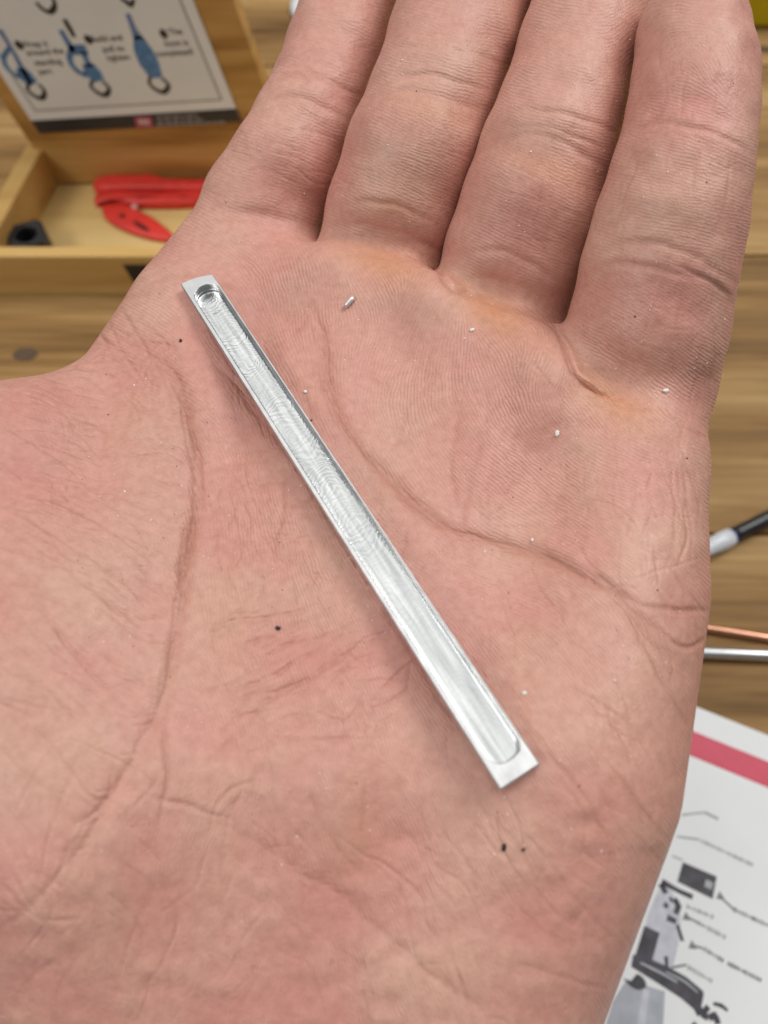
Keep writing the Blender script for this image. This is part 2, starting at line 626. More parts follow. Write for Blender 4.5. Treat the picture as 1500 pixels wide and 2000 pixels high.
fold([(405, 715), (470, 780), (530, 845), (590, 925), (660, 1030), (720, 1110)], 9, 0.35, 0.55)
crease([(560, 900), (555, 980), (540, 1060), (520, 1130), (490, 1200)], 6, 0.16, 0.3)
# lower palm
crease([(770, 1238), (690, 1275), (600, 1322), (520, 1372), (440, 1460), (400, 1500)], 6, 0.24, 0.45)
crease([(640, 1200), (570, 1225), (500, 1255), (480, 1262)], 5, 0.2, 0.4)
crease([(640, 1262), (560, 1300), (490, 1340), (420, 1372)], 4, 0.15, 0.3)
crease([(740, 1440), (660, 1446), (590, 1442), (520, 1440)], 4, 0.14, 0.3)
fold([(370, 1590), (440, 1612), (500, 1650), (560, 1688), (640, 1735), (700, 1782), (780, 1850), (880, 1930), (980, 2010)], 12, 0.14, 0.2)
crease([(300, 1560), (380, 1578), (450, 1600)], 6, 0.16, 0.3)
crease([(980, 1380), (1040, 1430), (1110, 1520), (1160, 1590), (1190, 1660), (1205, 1730)], 5, 0.16, 0.35)
crease([(1140, 1450), (1190, 1500), (1245, 1570), (1300, 1640)], 5, 0.16, 0.35)
crease([(1000, 1880), (1090, 1905), (1180, 1930)], 6, 0.12, 0.25)
crease([(1060, 1660), (1110, 1740), (1190, 1830)], 6, 0.12, 0.25)
crease([(330, 1010), (250, 980), (150, 940), (60, 915), (0, 905)], 4, 0.12, 0.25)
crease([(345, 1090), (260, 1060), (170, 1010), (60, 965), (0, 960)], 4, 0.13, 0.25)
crease([(300, 1180), (200, 1110), (110, 1050), (0, 985)], 4, 0.13, 0.25)
crease([(330, 1260), (240, 1200), (120, 1105), (0, 1020)], 5, 0.14, 0.25)
crease([(280, 1420), (180, 1320), (80, 1190), (0, 1080)], 5, 0.18, 0.3)
crease([(200, 1430), (110, 1340), (0, 1240)], 5, 0.14, 0.2)
crease([(385, 960), (460, 950), (520, 960)], 4, 0.1, 0.2)
crease([(350, 1195), (430, 1200), (505, 1210), (600, 1196)], 4, 0.14, 0.3)
# thumb web wrinkles
for pts in ([(165, 655), (200, 665), (235, 690), (262, 722)], [(205, 615), (225, 650), (240, 690), (290, 712)], [(235, 600), (262, 640), (280, 680), (283, 700)],
            [(290, 560), (330, 545), (390, 535)], [(240, 690), (300, 700), (345, 735)], [(180, 700), (250, 710), (320, 722), (345, 736)], [(100, 715), (180, 722), (260, 715)],
            [(200, 600), (190, 640), (210, 680)], [(300, 700), (330, 780), (340, 830)], [(325, 720), (352, 790), (362, 850)]):
    crease(pts, 4, 0.16, 0.4)
crease([(215, 590), (260, 580), (320, 560), (380, 553)], 4, 0.1, 0.2)
# folds where the pads of the palm overlap the finger roots
crease([(1082, 645), (1098, 688), (1126, 742), (1160, 760), (1210, 768)], 7, 0.9, 0.5, 0.5)
crease([(1126, 742), (1180, 775), (1240, 800)], 5, 0.22, 0.3)
crease([(856, 528), (866, 552), (884, 570), (920, 572)], 7, 0.7, 0.45, 0.5)
crease([(790, 470), (830, 505), (860, 545)], 5, 0.25, 0.25, 0.5)
crease([(1000, 590), (1045, 620), (1082, 660)], 5, 0.25, 0.25, 0.5)
crease([(570, 462), (610, 470), (640, 470), (665, 462), (720, 468)], 5, 0.35, 0.35, 0.5)
# vertical lines under the ring finger
crease([(962, 780), (925, 900), (908, 1000), (900, 1050)], 8, 0.2, 0.3)
crease([(880, 690), (890, 800), (880, 900), (900, 1040)], 8, 0.16, 0.2)
crease([(800, 800), (760, 890), (740, 930)], 7, 0.14, 0.15)
crease([(1250, 905), (1235, 960), (1225, 1020), (1215, 1045)], 4, 0.12, 0.25)
crease([(1330, 880), (1340, 960), (1345, 1040), (1350, 1110)], 4, 0.08, 0.12)
crease([(1310, 900), (1316, 1000), (1318, 1080)], 4, 0.08, 0.12)
crease([(1005, 940), (985, 985), (970, 1000)], 4, 0.1, 0.2)
# finger creases: index
crease([(508, 205), (560, 190), (620, 205), (700, 240)], 9, 0.45, 0.35)
crease([(575, 128), (620, 148), (660, 168), (715, 190)], 6, 0.4, 0.45)
crease([(540, 150), (580, 140), (600, 160)], 5, 0.2, 0.3)
crease([(375, 425), (430, 412), (490, 412), (560, 430), (632, 445)], 10, 0.4, 0.35)
crease([(360, 452), (420, 432), (480, 436)], 4, 0.12, 0.2)
# middle
crease([(745, 108), (790, 94), (860, 92), (920, 108), (1000, 130)], 7, 0.28, 0.2, bulge=0.7)
crease([(722, 195), (780, 178), (850, 185), (910, 205), (965, 220)], 9, 0.42, 0.35)
crease([(760, 150), (850, 148), (950, 175)], 6, 0.2, 0.2)
crease([(680, 400), (740, 395), (790, 405), (850, 440)], 7, 0.4, 0.45)
crease([(645, 452), (700, 438), (770, 452), (830, 478), (880, 500)], 8, 0.35, 0.3)
# ring
crease([(990, 225), (1040, 212), (1110, 225), (1225, 262)], 7, 0.36, 0.4)
crease([(960, 285), (1020, 262), (1090, 275), (1190, 330)], 9, 0.4, 0.3)
crease([(1000, 250), (1080, 250), (1180, 290)], 5, 0.15, 0.2)
crease([(885, 500), (950, 488), (1020, 505), (1110, 560)], 8, 0.38, 0.35)
crease([(880, 545), (940, 540), (1010, 560), (1090, 610)], 8, 0.32, 0.3)
# pinky
crease([(1222, 268), (1262, 248), (1310, 240), (1370, 248), (1420, 272), (1466, 305)], 7, 0.42, 0.45)
crease([(1255, 262), (1310, 248), (1360, 256)], 5, 0.18, 0.3)
crease([(1160, 500), (1215, 478), (1285, 476), (1340, 492), (1400, 530), (1456, 562)], 8, 0.42, 0.4)
crease([(1150, 540), (1200, 518), (1260, 520), (1330, 536), (1390, 556), (1440, 600)], 8, 0.42, 0.4)
crease([(1320, 520), (1380, 545), (1430, 575)], 5, 0.2, 0.3)
crease([(1100, 735), (1160, 722), (1220, 738), (1270, 768)], 8, 0.35, 0.35)
crease([(1120, 760), (1190, 755), (1250, 790), (1300, 850), (1330, 880)], 7, 0.25, 0.3)
crease([(1290, 790), (1330, 830), (1390, 860)], 5, 0.18, 0.3)
# longitudinal lines on the finger pads
for pts in ([(782, 200), (765, 250), (752, 290)], [(805, 240), (790, 290), (780, 320)], [(830, 250), (815, 300)], [(1062, 350), (1050, 410), (1042, 440)], [(1020, 330), (1010, 380), (1002, 420)],
            [(1290, 560), (1270, 620), (1260, 660)], [(1335, 560), (1325, 620), (1320, 690)], [(1310, 280), (1300, 330)], [(1365, 290), (1358, 340), (1350, 380)], [(1340, 140), (1332, 190), (1330, 230)],
            [(1400, 110), (1395, 180), (1390, 220)], [(1430, 300), (1420, 360), (1412, 420)], [(1385, 600), (1365, 700), (1352, 800)], [(1250, 300), (1225, 380), (1200, 450)], [(1405, 620), (1388, 720), (1378, 800)]):
    crease(pts, 3, 0.08, 0.25)
# callus striations under the ring and little finger
for k in range(10):
    x, yy = 930 + k * 8, 612 + k * 3.0
    crease([(x, yy), (x + 14, yy + 16), (x + 22, yy + 38)], 2.2, 0.08, 0.25, wob=1)
for k in range(10):
    x, yy = 1150 + k * 9, 778 + k * 5
    crease([(x, yy), (x + 20, yy + 22), (x + 34, yy + 46)], 2.2, 0.06, 0.18, wob=1)

# random fine wrinkles in families
def family(n, box, ang, spread, length, w, d, tint):
    for _ in range(n):
        x = box[0] + rng.rand() * (box[2] - box[0]); yy = box[1] + rng.rand() * (box[3] - box[1])
        a = math.radians(ang + spread * rng.randn()); l = length * (0.6 + 0.8 * rng.rand())
        c = 0.12 * rng.randn()
        p = [(x - l / 2 * math.cos(a), yy - l / 2 * math.sin(a)), (x - c * l * math.sin(a), yy + c * l * math.cos(a)), (x + l / 2 * math.cos(a), yy + l / 2 * math.sin(a))]
        crease(p, w * (0.7 + 0.6 * rng.rand()), d * (0.5 + rng.rand()), tint * (0.4 + rng.rand()), wob=1.5)


family(46, (0, 770, 350, 1000), 12, 7, 150, 2.6, 0.085, 0.18)
family(34, (0, 1000, 340, 1350), 28, 7, 170, 2.8, 0.085, 0.16)
family(26, (0, 1350, 300, 1800), 45, 14, 170, 3.6, 0.085, 0.14)
family(26, (80, 640, 330, 780), 18, 22, 90, 2.6, 0.119, 0.23)
family(24, (420, 1180, 760, 1420), -24, 12, 120, 2.8, 0.143, 0.21)
family(20, (400, 1400, 950, 1900), 62, 16, 150, 3.2, 0.085, 0.16)
family(22, (950, 1350, 1300, 1900), 55, 10, 140, 3.0, 0.085, 0.16)
family(18, (800, 900, 1350, 1150), 20, 18, 110, 2.6, 0.076, 0.16)
family(18, (1180, 850, 1380, 1150), 88, 8, 120, 2.6, 0.085, 0.14)
family(20, (500, 900, 800, 1200), 75, 14, 100, 2.8, 0.076, 0.16)
family(26, (640, 240, 930, 420), 22, 9, 80, 2.4, 0.037, 0.11)
family(26, (920, 330, 1150, 520), 24, 9, 80, 2.4, 0.037, 0.11)
family(30, (1130, 300, 1440, 480), 14, 10, 80, 2.4, 0.037, 0.11)
family(30, (1100, 560, 1420, 740), 30, 10, 90, 2.4, 0.037, 0.11)
family(20, (430, 250, 660, 420), 16, 9, 80, 2.4, 0.052, 0.11)
family(26, (1180, 300, 1440, 740), 100, 5, 90, 2.2, 0.033, 0.10)
family(16, (1250, 80, 1450, 240), 100, 9, 70, 2.2, 0.033, 0.10)
family(18, (700, 0, 1240, 110), 12, 9, 90, 2.4, 0.037, 0.10)
family(16, (560, 0, 740, 150), 12, 10, 70, 2.4, 0.037, 0.10)
family(40, (350, 480, 1350, 1000), 60, 35, 60, 2.0, 0.060, 0.11)

family(70, (430, 1040, 780, 1460), -28, 14, 95, 2.5, 0.13, 0.2)
family(55, (430, 1040, 780, 1460), 62, 14, 80, 2.4, 0.10, 0.15)
family(50, (380, 700, 620, 1100), 70, 14, 100, 2.3, 0.10, 0.22)
family(36, (380, 700, 620, 1100), 5, 12, 80, 2.3, 0.09, 0.2)
family(60, (100, 640, 400, 1000), 80, 22, 60, 2.4, 0.08, 0.12)
family(60, (0, 780, 380, 1400), 20, 12, 130, 2.5, 0.08, 0.12)
family(50, (650, 650, 1200, 1000), 75, 20, 80, 2.2, 0.06, 0.14)
family(50, (850, 1100, 1350, 1450), 55, 10, 120, 2.5, 0.09, 0.18)
family(40, (500, 1600, 1150, 2000), 70, 12, 150, 3.4, 0.09, 0.16)
family(40, (60, 1500, 500, 2000), 115, 14, 150, 3.4, 0.09, 0.16)

# soft pads and hollows
for b in ((745, 560, 75, 50, 15, 0.3), (560, 545, 70, 55, 10, 0.2), (855, 600, 45, 60, 0, 0.25), (965, 665, 70, 50, 25, 0.3), (1085, 735, 45, 60, 20, 0.25), (1190, 850, 80, 55, 30, 0.3),
          (640, 515, 30, 45, 0, 0.4), (1040, 800, 70, 100, 30, 0.6), (820, 750, 90, 90, 0, 0.5), (610, 780, 40, 130, 20, -0.5), (880, 900, 40, 140, 5, -0.6),
          (800, 300, 85, 75, 20, 0.3), (1040, 410, 85, 75, 20, 0.3), (1300, 390, 90, 60, 10, 0.3), (1265, 650, 100, 75, 15, 0.35), (560, 330, 80, 70, 15, 0.25), (1350, 150, 80, 70, 0, 0.25),
          (60, 1300, 200, 260, 30, 0.8), (1050, 1620, 200, 260, 20, 0.5), (470, 1150, 70, 200, 0, 0.5), (640, 1560, 120, 120, 20, 0.3), (250, 880, 110, 90, 10, 0.3), (700, 1030, 500, 130, 57, 1.8), (505, 745, 110, 110, 0, 1.6), (1050, 860, 120, 100, 20, 1.3), (840, 725, 110, 90, 0, 1.0), (555, 600, 90, 80, 0, 1.0), (812, 556, 72, 52, 30, 1.2), (1046, 688, 60, 84, -35, 1.3), (628, 512, 60, 40, 5, 0.6), (985, 574, 84, 34, 20, -1.3), (1200, 745, 84, 42, 28, -1.3), (748, 462, 76, 30, 14, -1.0), (500, 430, 90, 26, 8, -0.4), (1215, 930, 90, 80, 20, 0.7)):
    bump(*b)


def blur(a, n):
    for _ in range(n):
        a = (np.roll(a, 1, 0) + np.roll(a, -1, 0) + 2 * a) / 4
        a = (np.roll(a, 1, 1) + np.roll(a, -1, 1) + 2 * a) / 4
    return a


lo_n = np.kron(rng.randn(GH // 60 + 2, GW // 60 + 2), np.ones((60, 60)))[:GH, :GW]
lo_n = blur(lo_n, 500)
lo_n /= lo_n.std()
mid_n = np.kron(rng.randn(GH // 16 + 2, GW // 16 + 2), np.ones((16, 16)))[:GH, :GW]
mid_n = blur(mid_n, 50)
mid_n /= mid_n.std()
HGT += 0.05 * mid_n + 0.10 * lo_n

# skin tone: albedo in linear light, blotches of pink, ochre callus and greyish pallor
TONE = np.empty((GH, GW, 3))
base = np.array([0.62, 0.318, 0.252])
TONE[:] = base


def tint(col, wgt):
    TONE[:] = TONE * (1 - wgt[..., None]) + np.array(col) * wgt[..., None]


def gauss(px, py, sx, sy=None, ang=0):
    a = math.radians(ang); sy = sy or sx
    u = (GX - px) * math.cos(a) + (GY - py) * math.sin(a)
    v = -(GX - px) * math.sin(a) + (GY - py) * math.cos(a)
    return np.exp(-(u / sx) ** 2 - (v / sy) ** 2)


PINK, OCHRE, PALE, RED = (0.60, 0.252, 0.212), (0.59, 0.28, 0.145), (0.625, 0.375, 0.28), (0.50, 0.17, 0.14)
tint(PALE, np.clip(0.24 * lo_n + 0.10 * mid_n, 0, 0.6))
tint(PINK, np.clip(-0.24 * lo_n - 0.08 * mid_n, 0, 0.6))
for px, py, sx, sy, an, w in ((750, 512, 85, 38, 18, 0.75), (965, 612, 85, 40, 30, 0.8), (1195, 790, 95, 42, 33, 0.75), (845, 215, 75, 32, 15, 0.5), (1072, 330, 80, 34, 20, 0.5), (760, 405, 60, 22, 12, 0.35), (450, 1250, 60, 90, 0, 0.15), (700, 1640, 70, 60, 0, 0.25)):
    tint(OCHRE, 0.95 * w * gauss(px, py, sx, sy, an))
for px, py, sx, sy, an, w in ((980, 930, 110, 80, 0, 0.4), (1050, 400, 60, 60, 0, 0.4), (1290, 590, 80, 50, 0, 0.4), (1390, 150, 60, 70, 0, 0.4), (900, 60, 70, 30, 0, 0.3), (600, 1280, 110, 80, 0, 0.3), (860, 1250, 50, 150, -30, 0.3), (700, 720, 120, 90, 0, 0.25), (420, 640, 90, 120, 0, 0.3), (130, 820, 170, 90, 0, 0.3), (690, 1800, 160, 130, 0, 0.25), (500, 1950, 140, 80, 0, 0.3), (130, 1960, 60, 60, 0, 0.5), (1000, 1960, 80, 50, 0, 0.3)):
    tint(PINK, w * gauss(px, py, sx, sy, an))
for px, py, sx, sy, an, w in ((190, 1150, 140, 110, 30, 0.6), (60, 1480, 170, 140, 0, 0.6), (1310, 420, 130, 70, 0, 0.5), (1150, 130, 90, 90, 0, 0.5), (1180, 1420, 160, 120, 0, 0.45), (800, 150, 90, 60, 0, 0.5), (1000, 1640, 190, 120, 0, 0.5), (1400, 640, 30, 200, 0, 0.5), (480, 1350, 90, 70, 0, 0.35), (1060, 260, 90, 40, 15, 0.45), (800, 1900, 160, 90, 0, 0.4)):
    tint(PALE, w * gauss(px, py, sx, sy, an))
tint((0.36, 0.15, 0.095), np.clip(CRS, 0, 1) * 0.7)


def sample(A, px, py):
    u = np.clip((px - X0) / ST, 0, GW - 1.001); v = np.clip((py - Y0) / ST, 0, GH - 1.001)
    i = u.astype(int); j = v.astype(int); fu = u - i; fv = v - j
    if A.ndim == 3: fu = fu[:, None]; fv = fv[:, None]
    return A[j, i] * (1 - fu) * (1 - fv) + A[j, i + 1] * fu * (1 - fv) + A[j + 1, i] * (1 - fu) * fv + A[j + 1, i + 1] * fu * fv


# direction of the papillary ridges
DIRS = [(600, 300, 22), (640, 80, 18), (520, 400, 15), (800, 330, 24), (880, 60, 14), (730, 440, 18), (1040, 420, 24), (1100, 120, 16), (980, 540, 22), (1300, 680, 36), (1150, 700, 30), (1310, 380, 14), (1250, 420, 12), (1280, 90, -50), (1350, 30, 0), (1420, 130, 60), (1350, 220, 15),
        (430, 480, 32), (350, 480, 20), (560, 560, 80), (470, 640, 55), (640, 600, 85), (740, 560, 60), (760, 680, 112), (820, 590, 130), (880, 660, 100), (960, 630, 45), (1000, 760, 68), (1060, 720, 120), (1160, 800, 52), (1200, 920, 18), (1260, 1000, 28), (1330, 1050, 45), (1300, 1250, 60), (1150, 1300, 50), (1000, 1130, 16), (1000, 900, 40),
        (800, 1050, 42), (700, 900, 60), (150, 800, 15), (250, 760, 22), (450, 1050, 86), (430, 1180, 84), (520, 950, 75), (200, 950, 9), (100, 1080, 25), (300, 1250, 20), (60, 1400, 40), (650, 1350, 70), (700, 1500, 75), (800, 1650, 70), (560, 1750, 80), (400, 1600, 112), (1000, 1700, 60), (1150, 1500, 56), (900, 1300, 55), (350, 1900, 100), (900, 1950, 70)]


def ridge_dir(px, py):
    c = np.zeros(len(px)); s = np.zeros(len(px))
    for x, yy, a in DIRS:
        w = 1.0 / ((px - x) ** 2 + (py - yy) ** 2 + 900.0) ** 1.6
        c += w * math.cos(2 * math.radians(a)); s += w * math.sin(2 * math.radians(a))
    return 0.5 * np.arctan2(s, c)


# ------------------------------------------------------------------ hand: mesh
VOX = 0.85
def view(Vp):
    return 750 + F * Vp[:, 0] / Vp[:, 2], 1000 + F * Vp[:, 1] / Vp[:, 2]


def facing(Vp, g):
    g = g / np.maximum(1e-6, np.linalg.norm(g, axis=1))[:, None]
    v = Vp / np.linalg.norm(Vp, axis=1)[:, None]
    return -np.einsum('ij,ij->i', g, v), g


def build_shell(sdf, lo, hi):
    V, Q = surface_nets(sdf, np.array(lo), np.array(hi), VOX)
    V = project(sdf, V, 1)
    for _ in range(2):
        V = project(sdf, relax(V, Q, 3, 0.5), 1)
    V, Q, _, _ = subdivide(V, Q)
    V = project(sdf, V, 1)
    V = relax(V, Q, 16, 0.5)
    fc = V[Q].mean(1)
    fpx, fpy = view(fc)
    nrm = np.cross(V[Q[:, 2]] - V[Q[:, 0]], V[Q[:, 3]] - V[Q[:, 1]])
    if np.mean(np.einsum('ij,ij->i', nrm[::300], grad(sdf, fc[::300]))) < 0:
        Q = Q[:, ::-1]; nrm = -nrm
    fa, _ = facing(fc, nrm)
    msk = (fa > 0.05) & (fpx > -40) & (fpx < 1540) & (fpy > -40) & (fpy < 2040) & (fc[:, 2] > 20)
    n_old = len(V)
    V, NQ, KQ, POLY = subdivide(V, Q, msk)
    used = np.zeros(len(V), bool); used[NQ.ravel()] = True
    rim = np.zeros(len(V), bool); rim[KQ.ravel()] = True
    rim[[i for f in POLY for i in f]] = True
    V = relax(V, NQ, 2, 0.5, keep=rim | ~used)
    fq = np.concatenate([NQ, KQ])
    fn = np.cross(V[fq[:, 2]] - V[fq[:, 0]], V[fq[:, 3]] - V[fq[:, 1]])
    g = np.stack([sum(np.bincount(fq[:, k], weights=fn[:, c_], minlength=len(V)) for k in range(4)) for c_ in range(3)], 1)
    fac, g = facing(V, g)
    px, py = view(V)
    wgt = np.clip((fac - 0.02) / 0.3, 0, 1) * (V[:, 2] > 20)
    V = V + g * (sample(HGT, px, py) * wgt)[:, None]
    return V, fq, POLY, wgt


VA, FA, PA, WA = build_shell(sdf_main, [-125.0, -128.0, 55.0], [75.0, 190.0, 185.0])
VB, FB, PB, WB = build_shell(sdf_fold, [-12.0, -128.0, 85.0], [62.0, 12.0, 150.0])
V = np.concatenate([VA, VB])
wgt = np.concatenate([WA, WB])
faces_q = np.concatenate([FA, FB + len(VA)])
POLY = PA + [[i + len(VA) for i in f] for f in PB]
px, py = view(V)
okf = V[:, 2] > 20
tone = sample(TONE, px, py)
tone = tone * wgt[:, None] + np.array(base) * (1 - wgt[:, None])
ang = ridge_dir(px, py)
palm_xy = np.stack([px, py, np.zeros_like(px)], 1) * (0.1 / F)
palm_xy[~okf] = 0
rmask = 0.25 + 0.75 * np.clip(1.1 - np.exp(-((px - 60) / 330) ** 2 - ((py - 900) / 420) ** 2) - np.exp(-((px - 100) / 300) ** 2 - ((py - 1500) / 400) ** 2), 0, 1)
rmask *= 1 - 0.45 * np.clip((620 - py + 0.28 * (px - 900)) / 120, 0, 1)
R3 = np.stack([RT, DN, FW], 0)
Vw = c2w(V)
# the camera frame (right, down, forward) is right handed: faces keep their winding
me = bpy.data.meshes.new("hand")
nl = len(faces_q) * 4 + sum(len(f) for f in POLY)
me.vertices.add(len(Vw))
me.vertices.foreach_set("co", Vw.astype(np.float32).ravel())
loops = np.concatenate([faces_q.ravel(), np.array([i for f in POLY for i in f], dtype=np.int64)]) if POLY else faces_q.ravel()
starts = np.concatenate([np.arange(len(faces_q)) * 4, len(faces_q) * 4 + np.concatenate([[0], np.cumsum([len(f) for f in POLY])[:-1]]).astype(int)]) if POLY else np.arange(len(faces_q)) * 4
me.loops.add(nl)
me.loops.foreach_set("vertex_index", loops.astype(np.int32))
me.polygons.add(len(starts))
me.polygons.foreach_set("loop_start", starts.astype(np.int32))
me.update(calc_edges=True)
me.validate()
me.polygons.foreach_set("use_smooth", np.ones(len(me.polygons), bool))
a = me.attributes.new("skin_tone", 'FLOAT_COLOR', 'POINT')
a.data.foreach_set("color", np.concatenate([tone, np.ones((len(tone), 1))], 1).astype(np.float32).ravel())
a = me.attributes.new("palm_xy", 'FLOAT_VECTOR', 'POINT')
a.data.foreach_set("vector", palm_xy.astype(np.float32).ravel())
for nm, arr in (("ridge_cos", np.cos(2 * ang + math.pi)), ("ridge_sin", np.sin(2 * ang + math.pi)), ("ridge_mask", rmask)):
    a = me.attributes.new(nm, 'FLOAT', 'POINT')
    a.data.foreach_set("value", arr.astype(np.float32))

t = NT("skin")
tone_c = t.n('ShaderNodeAttribute', attribute_name="skin_tone").outputs['Color']
pos = t.n('ShaderNodeNewGeometry').outputs['Position']
n_f = t.n('ShaderNodeTexNoise', {'Vector': pos, 'Scale': 900.0, 'Detail': 4.0, 'Roughness': 0.6}).outputs[0]
n_m = t.n('ShaderNodeTexNoise', {'Vector': pos, 'Scale': 170.0, 'Detail': 4.0, 'Roughness': 0.6}).outputs[0]
uvw = t.n('ShaderNodeAttribute', attribute_name="palm_xy").outputs['Vector']
angle = t.math('MULTIPLY', t.math('ARCTAN2', t.n('ShaderNodeAttribute', attribute_name="ridge_sin").outputs['Fac'], t.n('ShaderNodeAttribute', attribute_name="ridge_cos").outputs['Fac']), 0.5)
rmask = t.n('ShaderNodeAttribute', attribute_name="ridge_mask").outputs['Fac']
gab = t.n('ShaderNodeTexGabor', {'Vector': uvw, 'Scale': 620.0, 'Frequency': 3.5, 'Anisotropy': 1.0}, gabor_type='2D')
for sk in gab.inputs:
    if sk.name.startswith('Orientation') and sk.type == 'VALUE': t.t.links.new(angle, sk)
rid = t.math('COSINE', t.math('MULTIPLY', gab.outputs['Phase'], 2 * math.pi))
cross = t.n('ShaderNodeTexNoise', {'Vector': uvw, 'Scale': 1500.0, 'Detail': 3.0, 'Distortion': 0.5}).outputs[0]
vor = t.n('ShaderNodeTexVoronoi', {'Vector': pos, 'Scale': 1900.0}, feature='DISTANCE_TO_EDGE').outputs['Distance']
vor = t.math('MINIMUM', vor, 0.25)
hh = t.math('MULTIPLY_ADD', t.math('MULTIPLY', rid, rmask), 0.5, 0.5)
mask = t.n('ShaderNodeMapRange', {0: n_m, 1: 0.35, 2: 0.62, 3: 0.15, 4: 0.9}).outputs[0]
hsum = t.math('ADD', t.math('MULTIPLY', hh, mask), t.math('MULTIPLY', cross, 0.6))
hsum = t.math('ADD', hsum, t.math('MULTIPLY', vor, 1.1))
hsum = t.math('ADD', hsum, t.math('MULTIPLY', n_f, 0.6))
nb = t.bump(hsum, 0.00006, 1.0)
nb = t.bump(n_m, 0.00025, 0.5, nb)
c = t.mix(t.n('ShaderNodeMapRange', {0: n_f, 1: 0.3, 2: 0.7, 3: 0.0, 4: 1.0}).outputs[0], (0.91, 0.88, 0.87), (1.07, 1.09, 1.10))
c = t.mix(1.0, tone_c, c, 'MULTIPLY')
c2 = t.mix(t.n('ShaderNodeMapRange', {0: n_m, 1: 0.35, 2: 0.65, 3: 0.0, 4: 1.0}).outputs[0], (0.90, 0.80, 0.78), (1.06, 1.10, 1.10))
c = t.mix(0.3, c, t.mix(1.0, c, c2, 'MULTIPLY'))
c = t.mix(t.math('MULTIPLY', t.math('MULTIPLY', t.math('SUBTRACT', 1.0, hh), mask), 0.11), c, t.mix(1.0, c, (0.72, 0.55, 0.5), 'MULTIPLY'))
t.set(base_color=c, roughness=t.math('MULTIPLY_ADD', n_m, 0.25, 0.36), normal=nb)
t.bsdf.inputs['Specular IOR Level'].default_value = 0.45
M_skin = t.m
hand = obj("hand", me, M_skin)
tag(hand, "open bare left hand held out palm up with its fingers together", "hand")
print("hand polys", len(me.polygons), "verts", len(me.vertices))
bvh = BVHTree.FromPolygons([tuple(v) for v in Vw[:, :]], [tuple(int(i) for i in f) for f in faces_q], epsilon=0.0)


def on_hand(px, py):
    d = Vector(ray(px, py)).normalized()
    loc, nor, i, dist = bvh.ray_cast(Vector(CAM * MM), d)
    return loc, nor


# ------------------------------------------------------------------ aluminium bar
t = NT("aluminium_milled")
co = t.n('ShaderNodeTexCoord').outputs['Object']
sx = t.n('ShaderNodeSeparateXYZ', {0: co})
mp = t.n('ShaderNodeMapping', {'Vector': co, 'Scale': (60.0, 2600.0, 2600.0)}).outputs[0]
st = t.n('ShaderNodeTexNoise', {'Vector': mp, 'Scale': 2.0, 'Detail': 3.0}).outputs[0]
bl = t.n('ShaderNodeTexNoise', {'Vector': co, 'Scale': 420.0, 'Detail': 4.0}).outputs[0]
t.set(base_color=t.ramp(bl, [(0.3, (0.64, 0.65, 0.655)), (0.7, (0.86, 0.87, 0.87))]), metallic=1.0,
      roughness=t.math('MULTIPLY_ADD', bl, 0.3, 0.2), normal=t.bump(st, 0.00003, 0.8))
M_alu = t.m
t = NT("aluminium_cutter_marks")
co = t.n('ShaderNodeTexCoord').outputs['Object']
s3 = t.n('ShaderNodeSeparateXYZ', {0: co})
X, Yc = s3.outputs[0], s3.outputs[1]
nz = t.n('ShaderNodeTexNoise', {'Vector': co, 'Scale': 380.0, 'Detail': 3.0}).outputs[0]
nl_ = t.n('ShaderNodeTexNoise', {'Vector': co, 'Scale': 240.0, 'Detail': 3.0}).outputs[0]
arc = t.math('SQRT', t.math('MAXIMUM', t.math('SUBTRACT', 0.0021 ** 2, t.math('MULTIPLY', Yc, Yc)), 1e-9))
p1 = t.math('ADD', X, arc)
p2 = t.math('SUBTRACT', X, arc)
w1 = t.math('SINE', t.math('ADD', t.math('MULTIPLY', p1, 9500.0), t.math('MULTIPLY', nz, 40.0)))
w2 = t.math('SINE', t.math('ADD', t.math('MULTIPLY', p2, 7600.0), t.math('MULTIPLY', nz, 40.0)))
sel_ = t.n('ShaderNodeMapRange', {0: nl_, 1: 0.42, 2: 0.58, 3: 0.0, 4: 1.0}).outputs[0]
wv = t.math('ADD', t.math('MULTIPLY', w1, sel_), t.math('MULTIPLY', w2, t.math('SUBTRACT', 1.0, sel_)))
ln = t.n('ShaderNodeTexNoise', {'Vector': t.n('ShaderNodeMapping', {'Vector': co, 'Scale': (14.0, 1300.0, 1.0)}).outputs[0], 'Scale': 1.0, 'Detail': 2.0}).outputs[0]
amp_ = t.n('ShaderNodeMapRange', {0: X, 1: 0.010, 2: 0.022, 3: 1.0, 4: 0.25}).outputs[0]
pat = t.n('ShaderNodeMapRange', {0: t.n('ShaderNodeTexNoise', {'Vector': co, 'Scale': 170.0, 'Detail': 1.0}).outputs[0], 1: 0.35, 2: 0.65, 3: 0.25, 4: 1.0}).outputs[0]
amp_ = t.math('MULTIPLY', amp_, pat)
hgt = t.math('ADD', t.math('MULTIPLY', t.math('MULTIPLY', wv, amp_), 0.6), t.math('MULTIPLY', ln, 4.5))
bl = t.n('ShaderNodeTexNoise', {'Vector': t.n('ShaderNodeMapping', {'Vector': co, 'Scale': (90.0, 1500.0, 1.0)}).outputs[0], 'Scale': 1.0, 'Detail': 4.0}).outputs[0]
bl = t.math('ADD', bl, t.math('MULTIPLY', t.math('MULTIPLY', wv, amp_), 0.12))  # arcs tinted into the base colour, standing in for their uneven reflections
t.set(base_color=t.ramp(bl, [(0.3, (0.47, 0.49, 0.49)), (0.5, (0.64, 0.66, 0.66)), (0.7, (0.82, 0.835, 0.835))]), metallic=1.0,
      roughness=t.math('MULTIPLY_ADD', nl_, 0.1, 0.20), normal=t.bump(hgt, 0.000014, 1.0))
M_floor = t.m

